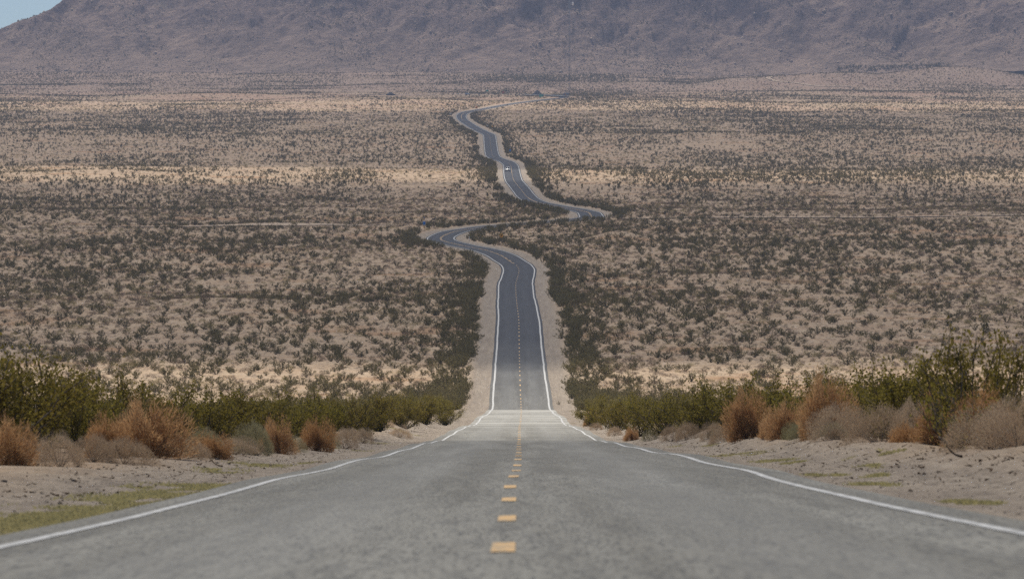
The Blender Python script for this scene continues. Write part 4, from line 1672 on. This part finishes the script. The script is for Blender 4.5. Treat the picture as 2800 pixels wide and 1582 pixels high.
x, y, z = at(1557, 6620)
mt = thing("radio_mast", "tall thin guyed radio mast rising in front of the mountain", "mast", (x, y, z))
HM = 92.0
mb = MB()
cor = [(math.cos(rad(90 + 120 * k)) * .8, math.sin(rad(90 + 120 * k)) * .8) for k in range(3)]
for cxm, cym in cor:
    mb.tube((cxm, cym, 0), (cxm, cym, HM), .11, .11, 5)
for k in range(int(HM / 2)):
    for j in range(3):
        a, b = cor[j], cor[(j + 1) % 3]
        if k % 2:
            a, b = b, a
        mb.tube((a[0], a[1], k * 2.0), (b[0], b[1], k * 2.0 + 2), .05, .05, 3)
mb.build("lattice", M['mast'], mt)
dm = MB()
dm.loft([[(math.cos(t) * q, math.sin(t) * q, zz) for t in np.linspace(0, 6.283, 15)[:-1]] for zz, q in ((0, .5), (.2, .9), (2.6, .9), (3.0, .5))])
dm.tube((-2.6, 0, .6), (-.7, 0, .6), .07).tube((-2.6, 0, 2.2), (-.7, 0, 2.2), .07)
dm.build("antenna", M['white'], mt, (3.2, -.5, 84.2))
for k in range(3):
    a = rad(60 + 120 * k)
    g = MB()
    for hh in (45, 86):
        ax, ay = math.cos(a) * 48, math.sin(a) * 48
        zz = float(terrain(np.array([x + ax]), np.array([y + ay]))[0]) - z
        g.tube((0, 0, hh), (ax, ay, zz), .035, .035, 3)
    g.build("guy_wire", M['mast'], mt)
x, y, z = at(1549, 6605)
ht = thing("equipment_hut", "small grey equipment hut at the foot of the radio mast", "hut", (x, y, z))
MB().box((0, 0, 1.3), (4.2, 3, 3.2)).build("wall", M['hut'], ht)
MB().box((0, 0, 3.0), (4.6, 3.4, .2)).build("roof", M['steel'], ht)
MB().box((-.8, -1.515, 1.0), (.95, .03, 2.0)).build("door", M['mast'], ht)
x, y, z = at(1541, 6600)
ct = thing("equipment_cabinet", "grey cabinet standing left of the equipment hut", "cabinet", (x, y, z))
MB().box((0, 0, 1.0), (1.8, 1.2, 2.4)).build("cabinet_body", M['hut'], ct)
MB().box((0, 0, 2.25), (2.0, 1.4, .1)).build("lid", M['steel'], ct)


# ------------------------------------------------------------------ clouds (above the frame) whose shade falls in bands over the flat
def m_cloud():
    g = G("cloud")
    tc = g.node("ShaderNodeTexCoord")
    n = g.noise(4.5, 6, .65, tc.outputs['Object'])
    ln = g.node("ShaderNodeVectorMath", operation='LENGTH')
    mp = g.node("ShaderNodeMapping")
    mp.inputs['Scale'].default_value = (1, 1, 0)
    g.l.new(tc.outputs['Object'], mp.inputs['Vector'])
    g.l.new(mp.outputs[0], ln.inputs[0])
    rr = g.math('ADD', ln.outputs['Value'], g.math('MULTIPLY', g.math('SUBTRACT', n, .5), .62))
    thin = g.ramp(rr, .72, .95, .0, 1)
    thin = g.math('MAXIMUM', thin, g.attr_obj())
    d = g.node("ShaderNodeBsdfDiffuse")
    d.inputs[0].default_value = (.95, .95, .95, 1)
    t = g.node("ShaderNodeBsdfTranslucent")
    t.inputs[0].default_value = (.95, .95, .95, 1)
    a = g.node("ShaderNodeMixShader")
    a.inputs[0].default_value = .5
    g.l.new(d.outputs[0], a.inputs[1])
    g.l.new(t.outputs[0], a.inputs[2])
    tr = g.node("ShaderNodeBsdfTransparent")
    b = g.node("ShaderNodeMixShader")
    g.l.new(thin, b.inputs[0])
    g.l.new(a.outputs[0], b.inputs[1])
    g.l.new(tr.outputs[0], b.inputs[2])
    g.l.new(b.outputs[0], g.out.inputs[0])
    return g.m


def _attr_obj(self):
    nd = self.node("ShaderNodeAttribute", attribute_name="clear", attribute_type='OBJECT')
    return nd.outputs['Fac']


G.attr_obj = _attr_obj
M['cloud'] = m_cloud()
CLOUD_H = 1700.0


def cloud(x, y, rx, ry, clear, seed, label):
    """shade centred on the ground point x, y"""
    zg = float(terrain(np.array([x]), np.array([float(y)]))[0])
    k = (CLOUD_H - zg) / to_sun.z
    n, mrow = 40, 14
    Vv = []
    for i in range(mrow + 1):
        ph = -math.pi / 2 + math.pi * i / mrow
        for j in range(n):
            th = 2 * math.pi * j / n
            rr = 1 + .10 * math.sin(3 * th + seed) + .07 * math.sin(7 * th + 2 * seed) * math.cos(ph)
            Vv.append((math.cos(ph) * math.cos(th) * rr, math.cos(ph) * math.sin(th) * rr, math.sin(ph) * (1 if ph > 0 else .3)))
    Fv = [(i * n + j, i * n + (j + 1) % n, (i + 1) * n + (j + 1) % n, (i + 1) * n + j) for i in range(mrow) for j in range(n)]
    o = link("cloud", mesh("cloud", Vv, Fv, None, True), M['cloud'])
    o.location = (x + to_sun.x * k, y + to_sun.y * k, CLOUD_H)
    o.scale = (rx, ry, 120)
    o["clear"] = clear
    tag(o, label, "cloud", kind='structure')


cloud(0, -100, 520, 476, .77, 1, "thin white cloud high over the near road")
cloud(60, 1935, 1000, 1005, .70, 2, "broad white cloud high over the middle of the flat")
cloud(100, 4400, 1300, 1280, .74, 3, "white cloud high over the upper road")
cloud(-100, 8800, 2200, 2900, .84, 4, "wide white cloud high over the mountain")

# ------------------------------------------------------------------ the air
hz = MB().box((0, 5600, 240), (4600, 11900, 620))
haze = hz.build("haze", None)
g = G("haze")
pv = g.node("ShaderNodeVolumePrincipled")
pv.inputs['Color'].default_value = (.64, .74, 1.0, 1)
pv.inputs['Density'].default_value = 4.8e-5
pv.inputs['Anisotropy'].default_value = 0.0
g.l.new(pv.outputs[0], g.out.inputs['Volume'])
haze.data.materials.append(g.m)
tag(haze, "thin blue haze hanging over the whole valley", "haze", kind='stuff')
